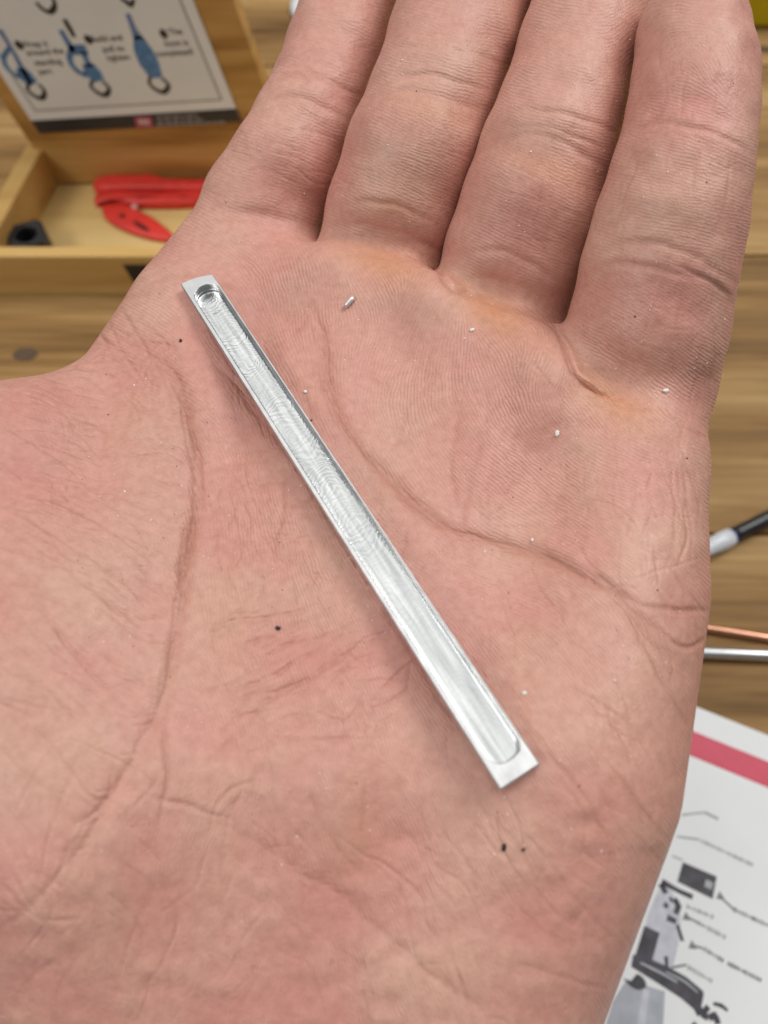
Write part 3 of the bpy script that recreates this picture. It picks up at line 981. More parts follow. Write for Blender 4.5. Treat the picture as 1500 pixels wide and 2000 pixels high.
A0 = cp(384, 545, 112.3)
A1 = cp(1016, 1517, 77.3)
L = float(np.linalg.norm(A1 - A0))
ax = (A1 - A0) / L
vw = -(A0 + A1) / np.linalg.norm(A0 + A1)
nz_ = vw - ax * (vw @ ax)
nz_ /= np.linalg.norm(nz_)
wd = np.cross(nz_, ax)
roll = math.radians(8)
nrmv = nz_ * math.cos(roll) + wd * math.sin(roll)
wd = np.cross(nrmv, ax)
if wd[0] < 0:            # width axis points to the photo's right
    wd = -wd
BW, BT, BD = 4.75, 2.3, 1.6
M4 = Matrix.Identity(4)
axw, wdw, nw = ax @ R3, wd @ R3, nrmv @ R3
ctr = c2w((A0 + A1) / 2)
for i in range(3):
    M4[i][0], M4[i][1], M4[i][2], M4[i][3] = axw[i], wdw[i], nw[i], ctr[i]
flip = np.linalg.det(np.array(M4)[:3, :3]) < 0
if flip:
    for i in range(3): M4[i][1] = -M4[i][1]
sg = -1.0 if flip else 1.0       # local +y * sg = photo right


def outer(inset):
    hw = BW / 2 - inset
    pts = []
    x1 = L / 2 - inset
    pts += [(x1, -hw), (x1, hw)]
    n = 10
    for k in range(n + 1):           # upper end: slanted, slightly bowed cut
        v = hw - 2 * hw * k / n
        u = v / (BW / 2)
        pts.append((-L / 2 + inset + 0.55 * u - 0.35 * (1 - u * u), v))
    return [(x, yv * sg) for x, yv in pts]


def slot(inset):
    yl, yr = -BW / 2 + 0.58, BW / 2 - 0.30
    c = (yl + yr) / 2; r = (yr - yl) / 2 - inset
    R = (yr - yl) / 2
    xa, xb = -L / 2 + 1.7 + R, L / 2 - 1.9 - R
    pts = []
    for k in range(17):
        a = math.pi / 2 + math.pi * k / 16
        pts.append((xa + r * math.cos(a), c + r * math.sin(a)))
    for k in range(17):
        a = -math.pi / 2 + math.pi * k / 16
        sq = 0.8                        # the near end is squarer
        cx, sy = math.cos(a), math.sin(a)
        q = max(abs(cx), abs(sy))
        f_ = (1 - 0.45) + 0.45 / q
        pts.append((xb + r * cx * f_, c + r * sy * min(f_, 1.0)))
    return [(x, yv * sg) for x, yv in pts]


def loop_verts(bm, pts, z):
    return [bm.verts.new((x * MM, yv * MM, z * MM)) for x, yv in pts]


def bridge(bm, a, b):
    n = len(a)
    for i in range(n):
        bm.faces.new((a[i], a[(i + 1) % n], b[(i + 1) % n], b[i]))


bm = bmesh.new()
ch = 0.10
oc = loop_verts(bm, outer(ch), 0.0)
ob = loop_verts(bm, outer(0), -ch)
obb = loop_verts(bm, outer(0), -BT + ch)
obc = loop_verts(bm, outer(ch), -BT)
s_top = loop_verts(bm, slot(-0.07), 0.0)
s_ch = loop_verts(bm, slot(0.0), -0.07)
s_step = loop_verts(bm, slot(0.0), -BD * 0.62)
s_step2 = loop_verts(bm, slot(0.07), -BD * 0.66)
s_bot = loop_verts(bm, slot(0.07), -BD - 0.06)
s_flr = loop_verts(bm, slot(0.22), -BD - 0.14)
bridge(bm, oc, ob); bridge(bm, ob, obb); bridge(bm, obb, obc)
bm.faces.new(obc)
for a, b in ((s_top, s_ch), (s_ch, s_step), (s_step, s_step2), (s_step2, s_bot), (s_bot, s_flr)): bridge(bm, a, b)
bm.faces.new(s_flr)
edges = []
for lp in (oc, s_top):
    for i in range(len(lp)):
        edges.append(bm.edges.get((lp[i], lp[(i + 1) % len(lp)])) or bm.edges.new((lp[i], lp[(i + 1) % len(lp)])))
bmesh.ops.triangle_fill(bm, use_beauty=True, use_dissolve=False, edges=edges)
bar = from_bm("metal_bar", bm, M_alu)
bar.matrix_world = M4
tag(bar, "slim bright aluminium bar with a long milled slot lying across the palm", "metal bar")
bm = bmesh.new()
rings_ = [loop_verts(bm, slot(i_), z_) for i_, z_ in ((0.075, -BD + 0.17), (0.13, -BD + 0.10), (0.25, -BD + 0.05), (0.6, -BD + 0.02), (1.0, -BD - 0.01), (1.5, -BD - 0.04))]
v2 = loop_verts(bm, slot(0.075), -BD - 0.05)
bridge(bm, rings_[0], v2)
for r0, r1 in zip(rings_, rings_[1:]): bridge(bm, r0, r1)
bm.faces.new(rings_[-1])
smf = from_bm("slot_floor", bm, M_floor, bar, smooth=True)
# shallow plunge discs where the cutter went in and out
for xo in (-L / 2 + 4.6, L / 2 - 4.3):
    bm = bmesh.new()
    poly = [((xo + 1.45 * math.cos(2 * math.pi * k / 28)) * MM, (0.14 * sg + 1.45 * math.sin(2 * math.pi * k / 28)) * MM) for k in range(28)]
    add_prism(bm, poly, (-BD - 0.04) * MM, (-BD + 0.012) * MM)
    from_bm("cutter_mark", bm, M_floor, bar)

# clearance report
for f in (0.02, 0.2, 0.4, 0.6, 0.8, 0.98):
    P = A0 + (A1 - A0) * f - nrmv * BT
    pxx, pyy = 750 + F * P[0] / P[2], 1000 + F * P[1] / P[2]
    lc, _ = on_hand(pxx, pyy)
    if lc: print("bar clearance mm", f, round(((np.array(lc) / MM - CAM) @ FW) - P[2], 2))

# ------------------------------------------------------------------ chips and dust on the palm
M_chip = plain("bright_swarf", (0.86, 0.86, 0.84), 0.35, 0.6, 0.1)
M_grit = plain("black_grit", (0.02, 0.015, 0.013), 0.7)
M_white = plain("pale_flake", (0.85, 0.83, 0.78), 0.6)


def lump(r, seed, st=(1, 1, 1)):
    rr = random.Random(seed)
    bm = bmesh.new()
    bmesh.ops.create_icosphere(bm, subdivisions=2, radius=r)
    for vv in bm.verts:
        k = 1 + rr.uniform(-0.28, 0.28)
        vv.co = Vector((vv.co.x * st[0] * k, vv.co.y * st[1] * k, vv.co.z * st[2] * k))
    return bm


def put(o, px, py, lift, rotz=0.0):
    lc, nr = on_hand(px, py)
    if nr.dot(Vector(ray(px, py))) > 0: nr = -nr
    q = nr.to_track_quat('Z', 'Y')
    o.rotation_mode = 'QUATERNION'
    o.rotation_quaternion = q @ Matrix.Rotation(rotz, 3, 'Z').to_quaternion()
    o.location = lc + nr * lift


bm = bmesh.new()            # curled shaving: a strip rolled into a small tube
n = 22
prev = None
for k in range(n):
    a = 5.2 * k / (n - 1)
    r = 0.00034 + 0.00003 * k / n
    row = [bm.verts.new((r * math.cos(a), yy, r * math.sin(a) + r)) for yy in (-0.0009, -0.0003, 0.0003, 0.0009)]
    if prev:
        for j in range(3): bm.faces.new((prev[j], prev[j + 1], row[j + 1], row[j]))
    prev = row
cu = from_bm("metal_shaving", bm, M_chip, smooth=True)
sd = cu.modifiers.new("thickness", 'SOLIDIFY'); sd.thickness = 0.00006
put(cu, 683, 592, 0.0, math.radians(170))
tag(cu, "curled silver metal shaving on the palm below the middle finger", "shaving")
for (px_, py_, r, lab, seed) in ((922, 645, 0.33, "small pale metal chip on the orange callus below the ring finger", 1), (1088, 847, 0.40, "yellowish white chip on the palm below the little finger", 2),
                                 (1300, 763, 0.36, "white flake at the base of the little finger near the palm edge", 3), (597, 766, 0.26, "faint pale chip beside the upper half of the metal bar", 4),
                                 (1025, 1354, 0.26, "tiny white chip right of the lower end of the metal bar", 5), (1040, 1055, 0.22, "tiny white fleck just above the long crease across the palm", 6)):
    c = from_bm("metal_chip", lump(r * MM, seed, (1.1, 0.75, 0.5)), M_white)
    put(c, px_, py_, 0.00012, seed)
    tag(c, lab, "metal chip", "bright chips on the palm")
for (px_, py_, r, lab, seed) in ((543, 1227, 0.30, "black crumb of grit left of the metal bar in the middle of the palm", 11), (985, 1655, 0.32, "larger of two black grit specks below the lower end of the bar", 12),
                                 (1022, 1659, 0.19, "smaller of two black grit specks below the lower end of the bar", 13), (353, 666, 0.24, "black speck between the thumb web and the top of the bar", 14),
                                 (608, 822, 0.16, "dark speck just right of the upper half of the metal bar", 15)):
    c = from_bm("grit_speck", lump(r * MM, seed, (1.2, 0.8, 0.55)), M_grit)
    put(c, px_, py_, 0.0001, seed)
    tag(c, lab, "grit", "black grit on the palm")
for nm, mat, cnt, rmin, rmax, lab in (("metal_dust", M_white, 300, 0.03, 0.085, "fine pale metal dust scattered over the palm and fingers"), ("dark_dust", M_grit, 110, 0.03, 0.075, "fine dark dust scattered over the palm and fingers")):
    bm = bmesh.new()
    rr = random.Random(nm)
    k = 0
    while k < cnt:
        x, yy = rr.uniform(150, 1440), rr.uniform(30, 1800)
        if rr.random() < (yy - 1000) / 900: continue
        lc, nr = on_hand(x, yy)
        if lc is None or abs(nr.dot(Vector(ray(x, yy)).normalized())) < 0.35: continue
        k += 1
        r = rr.uniform(rmin, rmax) * MM * (1.6 if rr.random() < 0.12 else 1)
        res = bmesh.ops.create_icosphere(bm, subdivisions=1, radius=r)
        for vv in res['verts']:
            vv.co = lc - Vector(ray(x, yy)).normalized() * r * 0.4 + Vector((vv.co.x * rr.uniform(0.7, 1.5), vv.co.y * rr.uniform(0.7, 1.5), vv.co.z * 0.7))
    o = from_bm(nm, bm, mat)
    tag(o, lab, "dust", kind="stuff")

# ------------------------------------------------------------------ wooden tray box
M_box = wood("box_pine", (0.46, 0.26, 0.078), (0.62, 0.375, 0.12), (0.71, 0.48, 0.19), 1.2, 0.5)
M_boxin = wood("box_floor_ply", (0.60, 0.40, 0.14), (0.70, 0.48, 0.19), (0.76, 0.55, 0.24), 0.8, 0.5)
M_board = wood("board_wood", (0.25, 0.115, 0.03), (0.52, 0.285, 0.083), (0.64, 0.39, 0.14), 1.3, 0.42, rings=True, contrast=0.9)
M_black = plain("black_plastic", (0.016, 0.016, 0.018), 0.45, noise=0.3)
box = empty("wooden_tray", (-0.1, 0.272, 0))
tag(box, "shallow open wooden box with low walls standing behind the hand", "wooden box")
BX = -0.155


def boxpart(name, lo, hi, mat, bev=0.0008):
    bm = bmesh.new()
    add_box(bm, lo, hi, bev, 2)
    o = from_bm(name, bm, mat, box)
    o.location = (0.1, -0.272, 0)
    return o


bm = bmesh.new()
add_prism(bm, [(-0.1660, 0.2453), (0.045, 0.2453), (0.045, 0.3299), (-0.1530, 0.3299)], 0.0002, 0.003)
o = from_bm("floor_panel", bm, M_boxin, box)
o.location = (0.1, -0.272, 0)
boxpart("front_wall", (-0.1708, 0.239, 0), (0.051, 0.245, 0.022), M_box)
bm = bmesh.new()                       # the near side wall runs a little askew
add_prism(bm, [(-0.1708, 0.2452), (-0.1626, 0.2452), (-0.1490, 0.3300), (-0.1572, 0.3300)], 0.0, 0.022)
bmesh.ops.bevel(bm, geom=bm.edges[:], offset=0.0008, segments=2, affect='EDGES', profile=0.5)
o = from_bm("side_wall", bm, M_box, box)
o.location = (0.1, -0.272, 0)
boxpart("side_wall", (0.0452, 0.2452, 0), (0.051, 0.330, 0.022), M_box)
boxpart("back_wall", (-0.1572, 0.3302, 0), (0.051, 0.336, 0.022), M_box)
bm = bmesh.new()                       # dark diamond-ended marking on the front wall
q = [(240, 517), (300, 517), (300, 552), (262, 552)]
vs = []
for px_, py_ in q:
    d = ray(px_, py_); tt = (238.9 - CAM[1]) / d[1]; P = (CAM + tt * d) * MM
    vs.append(P)
a = [bm.verts.new((p[0], 0.2387, p[2])) for p in vs]
b = [bm.verts.new((p[0], 0.2395, p[2])) for p in vs]
bm.faces.new(a); bm.faces.new(b[::-1])
bridge(bm, a, b)
o = from_bm("dark_inlay", bm, M_black, box)
o.location = (0.1, -0.272, 0)

# board standing in the box with the printed sheet
board = empty("instruction_board", (-0.152, 0.305, 0.003))
tag(board, "upright brown wooden board with a printed knot sheet stuck on it", "board")
BA, BU = math.radians(3.6), math.radians(-11.5)
ux = Vector((math.cos(BA), 0, math.sin(BA)))
uz = Vector((math.sin(BU), 0, math.cos(BU)))
BO = Vector((-0.1525, 0.305, 0.0035))


def bp(u, v, dpt=0.0):
    """board coordinates in mm -> local to the board's Empty"""
    p = BO + ux * u * MM + uz * v * MM
    p.y -= dpt * MM
    return p - Vector((-0.152, 0.305, 0.003))


def bpx(px_, py_):
    """photo pixel on the board plane -> board coordinates"""
    d = ray(px_, py_); tt = (305.0 - CAM[1]) / d[1]; P = (CAM + tt * d) * MM
    r = Vector(P) - BO
    det = ux.x * uz.z - uz.x * ux.z
    return ((r.x * uz.z - uz.x * r.z) / det / MM, (ux.x * r.z - r.x * ux.z) / det / MM)


def bslab(name, quad, d0, d1, mat, parent):
    bm = bmesh.new()
    a = [bm.verts.new(bp(u, v, d0)) for u, v in quad]
    b = [bm.verts.new(bp(u, v, d1)) for u, v in quad]
    bm.faces.new(a); bm.faces.new(b[::-1])
    bridge(bm, a, b)
    return from_bm(name, bm, mat, parent)


bw = bpx(516, 168)[0]
bslab("wood_panel", [(0, 0), (bw, 0), (bw, 132), (0, 132)], 0, -9, M_board, board)
M_paper = plain("laminated_paper", (0.82, 0.835, 0.81), 0.3, noise=0.04, scale=40)
M_border = plain("paper_border", (0.86, 0.87, 0.85), 0.3, noise=0.03, scale=40)
M_rule = plain("grey_print", (0.30, 0.31, 0.31), 0.4)
M_ink = plain("black_print", (0.03, 0.03, 0.032), 0.4)
M_blue = plain("blue_print", (0.10, 0.24, 0.46), 0.4, noise=0.5, scale=900)
M_blue2 = plain("pale_blue_print", (0.20, 0.26, 0.46), 0.4, noise=0.3, scale=900)
M_pink = plain("pink_print", (0.46, 0.10, 0.15), 0.4)
M_gtext = plain("light_grey_print", (0.28, 0.28, 0.28), 0.4)
s0 = bpx(75, 258); s1 = bpx(470, 235)
l0 = bpx(62, 232); l1 = bpx(462, 212)
su0, su1 = s0[0] + 0.5, s1[0] + 0.3
sv0, sv1 = (s0[1] + s1[1]) / 2, (l0[1] + l1[1]) / 2
sheet = bslab("printed_sheet", [(su0, sv0), (su1, sv0), (su1, 128), (su0, 128)], 0.6, 0.0, M_border, board)
bslab("black_footer", [(su0 - 0.05, sv0 - 0.05), (su1 + 0.05, sv0 - 0.05), (su1 + 0.05, sv1), (su0 - 0.05, sv1)], 0.75, 0.55, M_ink, sheet)
ib = 4.2
bslab("border_line", [(su0 + ib, sv1 + 4.0), (su1 - ib, sv1 + 4.0), (su1 - ib, 122), (su0 + ib, 122)], 0.66, 0.56, M_rule, sheet)
bslab("paper_field", [(su0 + ib + .8, sv1 + 4.8), (su1 - ib - .8, sv1 + 4.8), (su1 - ib - .8, 121), (su0 + ib + .8, 121)], 0.70, 0.57, M_paper, sheet)


def stroke(bm, pts, wids, d=0.78):
    """flat printed line of varying width, in photo pixels on the board"""
    P = [np.array(bpx(*p)) for p in pts]
    P = [np.array(p) for p in spline([tuple(p) for p in P], 1.2)]
    n = len(P)
    wv = np.interp(np.linspace(0, 1, n), np.linspace(0, 1, len(wids)), wids)
    prev = None
    for i in range(n):
        tt = P[min(i + 1, n - 1)] - P[max(i - 1, 0)]
        nn = np.array([-tt[1], tt[0]]) / (np.hypot(*tt) + 1e-9) * wv[i] / 2
        row = [bm.verts.new(bp(*(P[i] + nn), d)), bm.verts.new(bp(*(P[i] - nn), d))]
        if prev: bm.faces.new((prev[0], prev[1], row[1], row[0]))
        prev = row


def printed(name, strokes, mat, d=0.78):
    bm = bmesh.new()
    for pts, wd_ in strokes: stroke(bm, pts, wd_, d)
    return from_bm(name, bm, mat, sheet)


# three tied ropes, each ending in a metal eye
printed("rope_drawing", [([(0, 55), (30, 105), (48, 140), (62, 160)], [1.8, 1.8, 2.2]), ([(22, 88), (8, 110), (16, 132), (38, 150)], [1.8, 2.0, 1.6]), ([(40, 130), (52, 148), (66, 162)], [3.5, 6.5, 5.0])], M_blue)
printed("rope_drawing", [([(119, 56), (130, 75), (144, 98)], [2, 2.2, 3]), ([(150, 85), (160, 105)], [6.5, 6.0]), ([(140, 92), (137, 115), (150, 135), (170, 146)], [2.2, 2.2, 2.2]), ([(163, 100), (172, 120), (178, 128)], [2.4, 2.2, 3]), ([(172, 122), (182, 140), (194, 156)], [4.5, 7.0, 5.0])], M_blue)
printed("rope_drawing", [([(250, 25), (262, 55), (272, 75)], [1.8, 2.2, 4]), ([(270, 68), (282, 100), (296, 130), (306, 150)], [3.5, 7.5, 8.0, 5.0])], M_blue, 0.79)
printed("rope_drawing", [([(0, 60), (14, 80), (34, 112)], [1.2, 1.3, 1.2])], M_blue2, 0.81)
printed("rope_drawing", [([(250, 24), (264, 58), (268, 66)], [1.2, 1.5, 1.5])], M_blue2, 0.81)
printed("rope_end", [([(126, 35), (136, 52), (146, 70)], [1.8, 2.0, 1.5])], M_ink, 0.82)
for pts in ([(58, 160), (54, 172), (66, 184), (82, 190), (88, 176), (76, 162)], [(181, 155), (178, 166), (190, 178), (206, 184), (214, 170), (200, 156)], [(294, 148), (292, 160), (304, 172), (320, 178), (330, 164), (316, 150)], [(72, 2), (80, 12), (98, 22), (108, 8), (102, -8)], [(236, -4), (246, 0), (256, 8), (262, -4)]):
    printed("eye_drawing", [(pts, [1.2, 1.4, 1.7, 2.3, 1.5, 1.2])], M_ink, 0.80)
for px_, py_ in ((38, 86), (173, 75), (320, 64)):
    cu_, cv_ = bpx(px_, py_)
    bslab("number_dot", [(cu_ + 1.5 * math.cos(k * math.pi / 6), cv_ + 1.9 * math.sin(k * math.pi / 6)) for k in range(12)], 0.8, 0.7, M_ink, sheet)


def words(name, s, px_, py_, size, mat, align='CENTER'):
    cu_ = bpy.data.curves.new(name, 'FONT')
    cu_.body = s
    cu_.size = 1.0
    cu_.align_x = align
    cu_.offset = 0.012
    tmp = bpy.data.objects.new(name, cu_)
    me_ = bpy.data.meshes.new_from_object(tmp)
    bpy.data.objects.remove(tmp); bpy.data.curves.remove(cu_)
    u0, v0 = bpx(px_, py_)
    for vv in me_.vertices:
        vv.co = bp(u0 + vv.co.x * size, v0 + vv.co.y * size, 0.8)
    return obj(name, me_, mat, sheet)


TS = 3.4
for s, x, yy in (("Wrap it", 70, 89), ("around the", 91, 104), ("standing", 97, 124), ("part", 91, 142), ("Build and", 211, 78), ("pull to", 224, 98), ("tighten", 234, 115),
                 ("The", 345, 65), ("knot is", 347, 87), ("completed!", 343, 106)):
    words("printed_words", s, x, yy, TS, M_ink)
lg = [bpx(262, 227), bpx(296, 225), bpx(300, 245), bpx(268, 247)]
bslab("pink_logo", lg[::-1], 0.86, 0.7, M_pink, sheet)
for k in range(3):
    x = 273 + k * 7
    printed("logo_bar", [([(x, 231), (x + 3, 240)], [0.7, 0.7])], M_border, 0.9)
for yy, x1 in ((227, 386), (236, 398), (243, 440)):
    st_ = []
    x = 306
    rr = random.Random(yy)
    while x < x1:
        w_ = rr.uniform(6, 17)
        st_.append(([(x, yy - (x - 306) * 0.055), (min(x + w_, x1), yy - (x + w_ - 306) * 0.055)], [1.1, 1.1]))
        x += w_ + 3
    printed("footer_text_line", st_, M_gtext, 0.9)

# ------------------------------------------------------------------ red straps, black block
M_red = plain("red_vinyl", (0.76, 0.045, 0.034), 0.42, noise=0.12, scale=200)
M_redd = plain("dark_red_print", (0.09, 0.012, 0.012), 0.5)


def leaf(name, out_px, z0, th, mat, parent=None, base=None, dome=0.0):
    """soft-edged flat shape from an outline on the height z0"""
    P = [bench(a_, b_, z0) for a_, b_ in spline(out_px + [out_px[0]], 8)[:-1]]
    cx = sum(p[0] for p in P) / len(P); cy = sum(p[1] for p in P) / len(P)
    bm = bmesh.new()
    rings = []
    for s_, zz in ((1.0, 0.0), (1.0, 0.6), (0.94, 0.95), (0.8, 1.0 + dome * 0.6), (0.5, 1 + dome), (0.2, 1 + dome)):
        rings.append([bm.verts.new((cx + (p[0] - cx) * s_, cy + (p[1] - cy) * s_, (z0 + zz * th) * MM)) for p in P])
    for r0, r1 in zip(rings, rings[1:]): bridge(bm, r0, r1)
    bm.faces.new(rings[0][::-1]); bm.faces.new(rings[-1])
    if base is not None:
        bmesh.ops.translate(bm, verts=bm.verts[:], vec=-Vector(base))
    return from_bm(name, bm, mat, parent, smooth=True)


rb = Vector(bench(290, 390, 3))
strap = empty("red_strip", rb)
tag(strap, "long red folded vinyl strip with a dark fold line along its length", "red strip")
leaf("upper_fold", [(186, 372), (192, 361), (230, 357), (300, 358), (330, 366), (400, 368), (480, 372), (480, 392), (400, 388), (330, 386), (250, 386), (195, 384)], 3.2, 5.0, M_red, strap, rb, 0.2)
leaf("lower_fold", [(188, 392), (200, 386), (260, 388), (330, 389), (400, 384), (480, 388), (480, 420), (400, 408), (330, 409), (270, 408), (215, 400), (190, 406)], 3.2, 3.6, M_red, strap, rb, 0.2)
leaf("dark_fold_line", [(240, 386), (290, 387), (340, 384), (380, 380), (380, 384), (340, 389), (290, 391), (250, 390)], 6.6, 0.6, plain("deep_red", (0.26, 0.014, 0.014), 0.5), strap, rb)  # thin deep red strip laid along the fold
rb = Vector(bench(255, 440, 3))
tagr = empty("red_tag", rb)
tag(tagr, "leaf shaped red tag with dark lettering lying in the box", "red tag")
leaf("tag_body", [(200, 410), (212, 403), (240, 404), (272, 416), (305, 434), (330, 455), (350, 475), (310, 472), (270, 462), (235, 448), (208, 430)], 3.2, 2.2, M_red, tagr, rb, 0.25)
for pts in ([(232, 420), (240, 418), (246, 424), (238, 427)], [(258, 432), (270, 434), (286, 444), (292, 452), (280, 450), (264, 440)]):
    leaf("dark_print", pts, 5.75, 0.35, M_redd, tagr, rb)
leaf("pale_spot", [(256, 403), (264, 401), (270, 407), (262, 411)], 5.0, 0.8, plain("pale_pink", (0.75, 0.45, 0.4), 0.5), tagr, rb)  # small pale patch at the upper edge of the tag

blk = empty("black_block", bench(50, 470, 3.2))
tag(blk, "small black plastic block with a round hole in the box corner", "black block")
bb = Vector(blk.location)
bm = bmesh.new()
n = 24
cx, cy = bench(52, 462, 14)[:2]
rot = math.radians(24)


def blk_ring(r, z, square):
    out = []
    for k in range(n):
        a = 2 * math.pi * (k + 0.5) / n
        q = 1.0 / max(abs(math.cos(a)), abs(math.sin(a))) if square else 1.0
        x, yv = r * q * math.cos(a), r * q * math.sin(a)
        out.append(bm.verts.new((cx + x * math.cos(rot) - yv * math.sin(rot) - bb.x, cy + x * math.sin(rot) + yv * math.cos(rot) - bb.y, z * MM - bb.z)))
    return out


R_ = [blk_ring(7.9 * MM, 3.3, True), blk_ring(7.8 * MM, 14.5, True), blk_ring(7.3 * MM, 15.2, True), blk_ring(4.9 * MM, 15.2, False), blk_ring(4.6 * MM, 14.8, False), blk_ring(4.6 * MM, 5.0, False)]
for r0, r1 in zip(R_, R_[1:]): bridge(bm, r0, r1)
bm.faces.new(R_[0][::-1]); bm.faces.new(R_[-1])
from_bm("block_body", bm, M_black, blk)

# ------------------------------------------------------------------ things on the right
M_steel = plain("bright_steel", (0.78, 0.79, 0.80), 0.28, 1.0, 0.05)
M_copper = plain("copper", (0.70, 0.36, 0.24), 0.32, 1.0, 0.08)
M_grip = plain("white_plastic", (0.74, 0.77, 0.82), 0.3, noise=0.04)
M_barrel = plain("black_barrel", (0.018, 0.019, 0.022), 0.35, noise=0.2)
M_collar = plain("blue_collar", (0.03, 0.06, 0.22), 0.35)


def rod(name, p0, p1, r, mat, prof=None, parent=None):
    bm = bmesh.new()
    p0, p1 = Vector(p0), Vector(p1)
    pr = prof or [(0, r * 0.8), (0.004, r), (0.996, r), (1, r * 0.8)]
    add_rings(bm, [p0.lerp(p1, a_) for a_, _ in pr], [b_ for _, b_ in pr], 24)
    return from_bm(name, bm, mat, parent, smooth=False)


def smooth_sides(o):
    for p in o.data.polygons:
        p.use_smooth = len(p.vertices) == 4
    return o


def axis_pts(pxa, pxb, r, ext0, ext1):
    a = Vector(bench(*pxa, r)); b = Vector(bench(*pxb, r))
    d = (b - a).normalized()
    return a - d * ext0, b + d * ext1


a_, b_ = axis_pts((1386, 1228), (1500, 1246), 1.35, 0.035, 0.09)
cr = smooth_sides(rod("copper_rod", a_, b_, 0.00135, M_copper))
tag(cr, "thin copper rod lying on the bench beside the hand", "rod")
a_, b_ = axis_pts((1386, 1275), (1500, 1280), 2.0, 0.035, 0.09)
cr = smooth_sides(rod("steel_rod", a_, b_, 0.0019, M_steel))
tag(cr, "silver steel rod lying on the bench below the copper rod", "rod")
a_, b_ = axis_pts((1400, 1062), (1500, 1012), 3.4, 0.0, 0.0)
d = (b_ - a_).normalized()
pen = empty("pen", a_)
tag(pen, "black pen with a white tapered grip lying on the bench", "pen")
pa = Vector((0, 0, 0))
smooth_sides(rod("pen_barrel", pa + d * 0.0072, pa + d * 0.11, 0.0027, M_barrel, [(0, 0.0026), (0.02, 0.0027), (0.97, 0.0027), (1, 0.002)], pen))
smooth_sides(rod("pen_collar", pa + d * 0.0062, pa + d * 0.0072, 0.0031, M_collar, [(0, 0.0030), (1, 0.0028)], pen))
smooth_sides(rod("pen_grip", pa - d * 0.022, pa + d * 0.0062, 0.003, M_grip, [(0, 0.0008), (0.25, 0.0016), (0.6, 0.0029), (0.85, 0.0034), (1.0, 0.0031)], pen))

# yellow box and white cup far behind the fingers
M_yel = plain("yellow_plastic", (0.56, 0.44, 0.004), 0.45, noise=0.06, scale=60)
yb = empty("yellow_case", (0.28, 0.47, 0))
tag(yb, "yellow plastic case at the back beyond the little finger", "case")
bm = bmesh.new(); add_box(bm, (-0.12, -0.036, 0.0005), (0.14, 0.10, 0.028), 0.003, 3); from_bm("case_body", bm, M_yel, yb)
bm = bmesh.new(); add_box(bm, (-0.122, -0.034, 0.0285), (0.142, 0.102, 0.045), 0.004, 3); from_bm("case_lid", bm, M_yel, yb)
M_cup = plain("white_china", (0.80, 0.83, 0.86), 0.25, noise=0.03)
wc = bench(644, 18, 0)
cup = empty("white_cap", wc)
tag(cup, "white round plastic cap on the bench behind the index finger", "cap")
bm = bmesh.new()
add_rings(bm, [(0, 0, z * MM) for z in (0.1, 0.6, 2.2, 3.4, 4.2, 4.5)], [r * MM for r in (21.5, 22, 22, 20.5, 16, 9)], 40)
smooth_sides(from_bm("cap_body", bm, M_cup, cup))
bm = bmesh.new()
add_rings(bm, [(0, 0, z * MM) for z in (4.55, 6, 6.6, 6.8)], [r * MM for r in (8, 8, 7, 4)], 32)
smooth_sides(from_bm("cap_knob", bm, M_cup, cup))

# ------------------------------------------------------------------ printed machine sheet, lower right
M_sheet = plain("white_paper", (0.82, 0.845, 0.845), 0.45, noise=0.03, scale=30)
M_stripe = plain("pink_red_print", (0.66, 0.045, 0.10), 0.45, noise=0.05)
M_pgrey = plain("pale_grey_print", (0.40, 0.41, 0.43), 0.5)
M_pmid = plain("machine_grey_print", (0.42, 0.44, 0.49), 0.5, noise=0.2, scale=120)
M_pdark = plain("machine_dark_print", (0.055, 0.052, 0.065), 0.5, noise=0.5, scale=250)
M_line = plain("leader_line_print", (0.20, 0.20, 0.22), 0.5)
pd = Vector(bench(1500, 1437) - bench(1370, 1385)).normalized()
pn = Vector((pd.y, -pd.x, 0))
if pn.y > 0: pn = -pn
pO = Vector(bench(1370, 1385))
papr = empty("printed_poster", pO)
tag(papr, "white printed sheet with a red stripe and a machine drawing", "poster")


def pslab(name, quad, z0, z1, mat):
    bm = bmesh.new()
    a = [bm.verts.new(Vector((q[0], q[1], z0 * MM)) - pO) for q in quad]
    b = [bm.verts.new(Vector((q[0], q[1], z1 * MM)) - pO) for q in quad]
    bm.faces.new(a[::-1]); bm.faces.new(b)
    bridge(bm, a, b)
    return from_bm(name, bm, mat, papr)


ea, eb = pO - pd * 0.09, pO + pd * 0.12
sheet_o = pslab("paper_sheet", [ea, eb, eb + pn * 0.297, ea + pn * 0.297], 0.05, 0.3, M_sheet)
k0 = Vector(bench(1357, 1430)); k1 = Vector(bench(1352, 1478))
q0, q1 = (k0 - pO).dot(pn), (k1 - pO).dot(pn)
e0, e1 = ea + pd * 0.004, eb - pd * 0.004
pslab("red_stripe", [e0 + pn * q0, e1 + pn * q0, e1 + pn * q1, e0 + pn * q1], 0.3, 0.36, M_stripe)


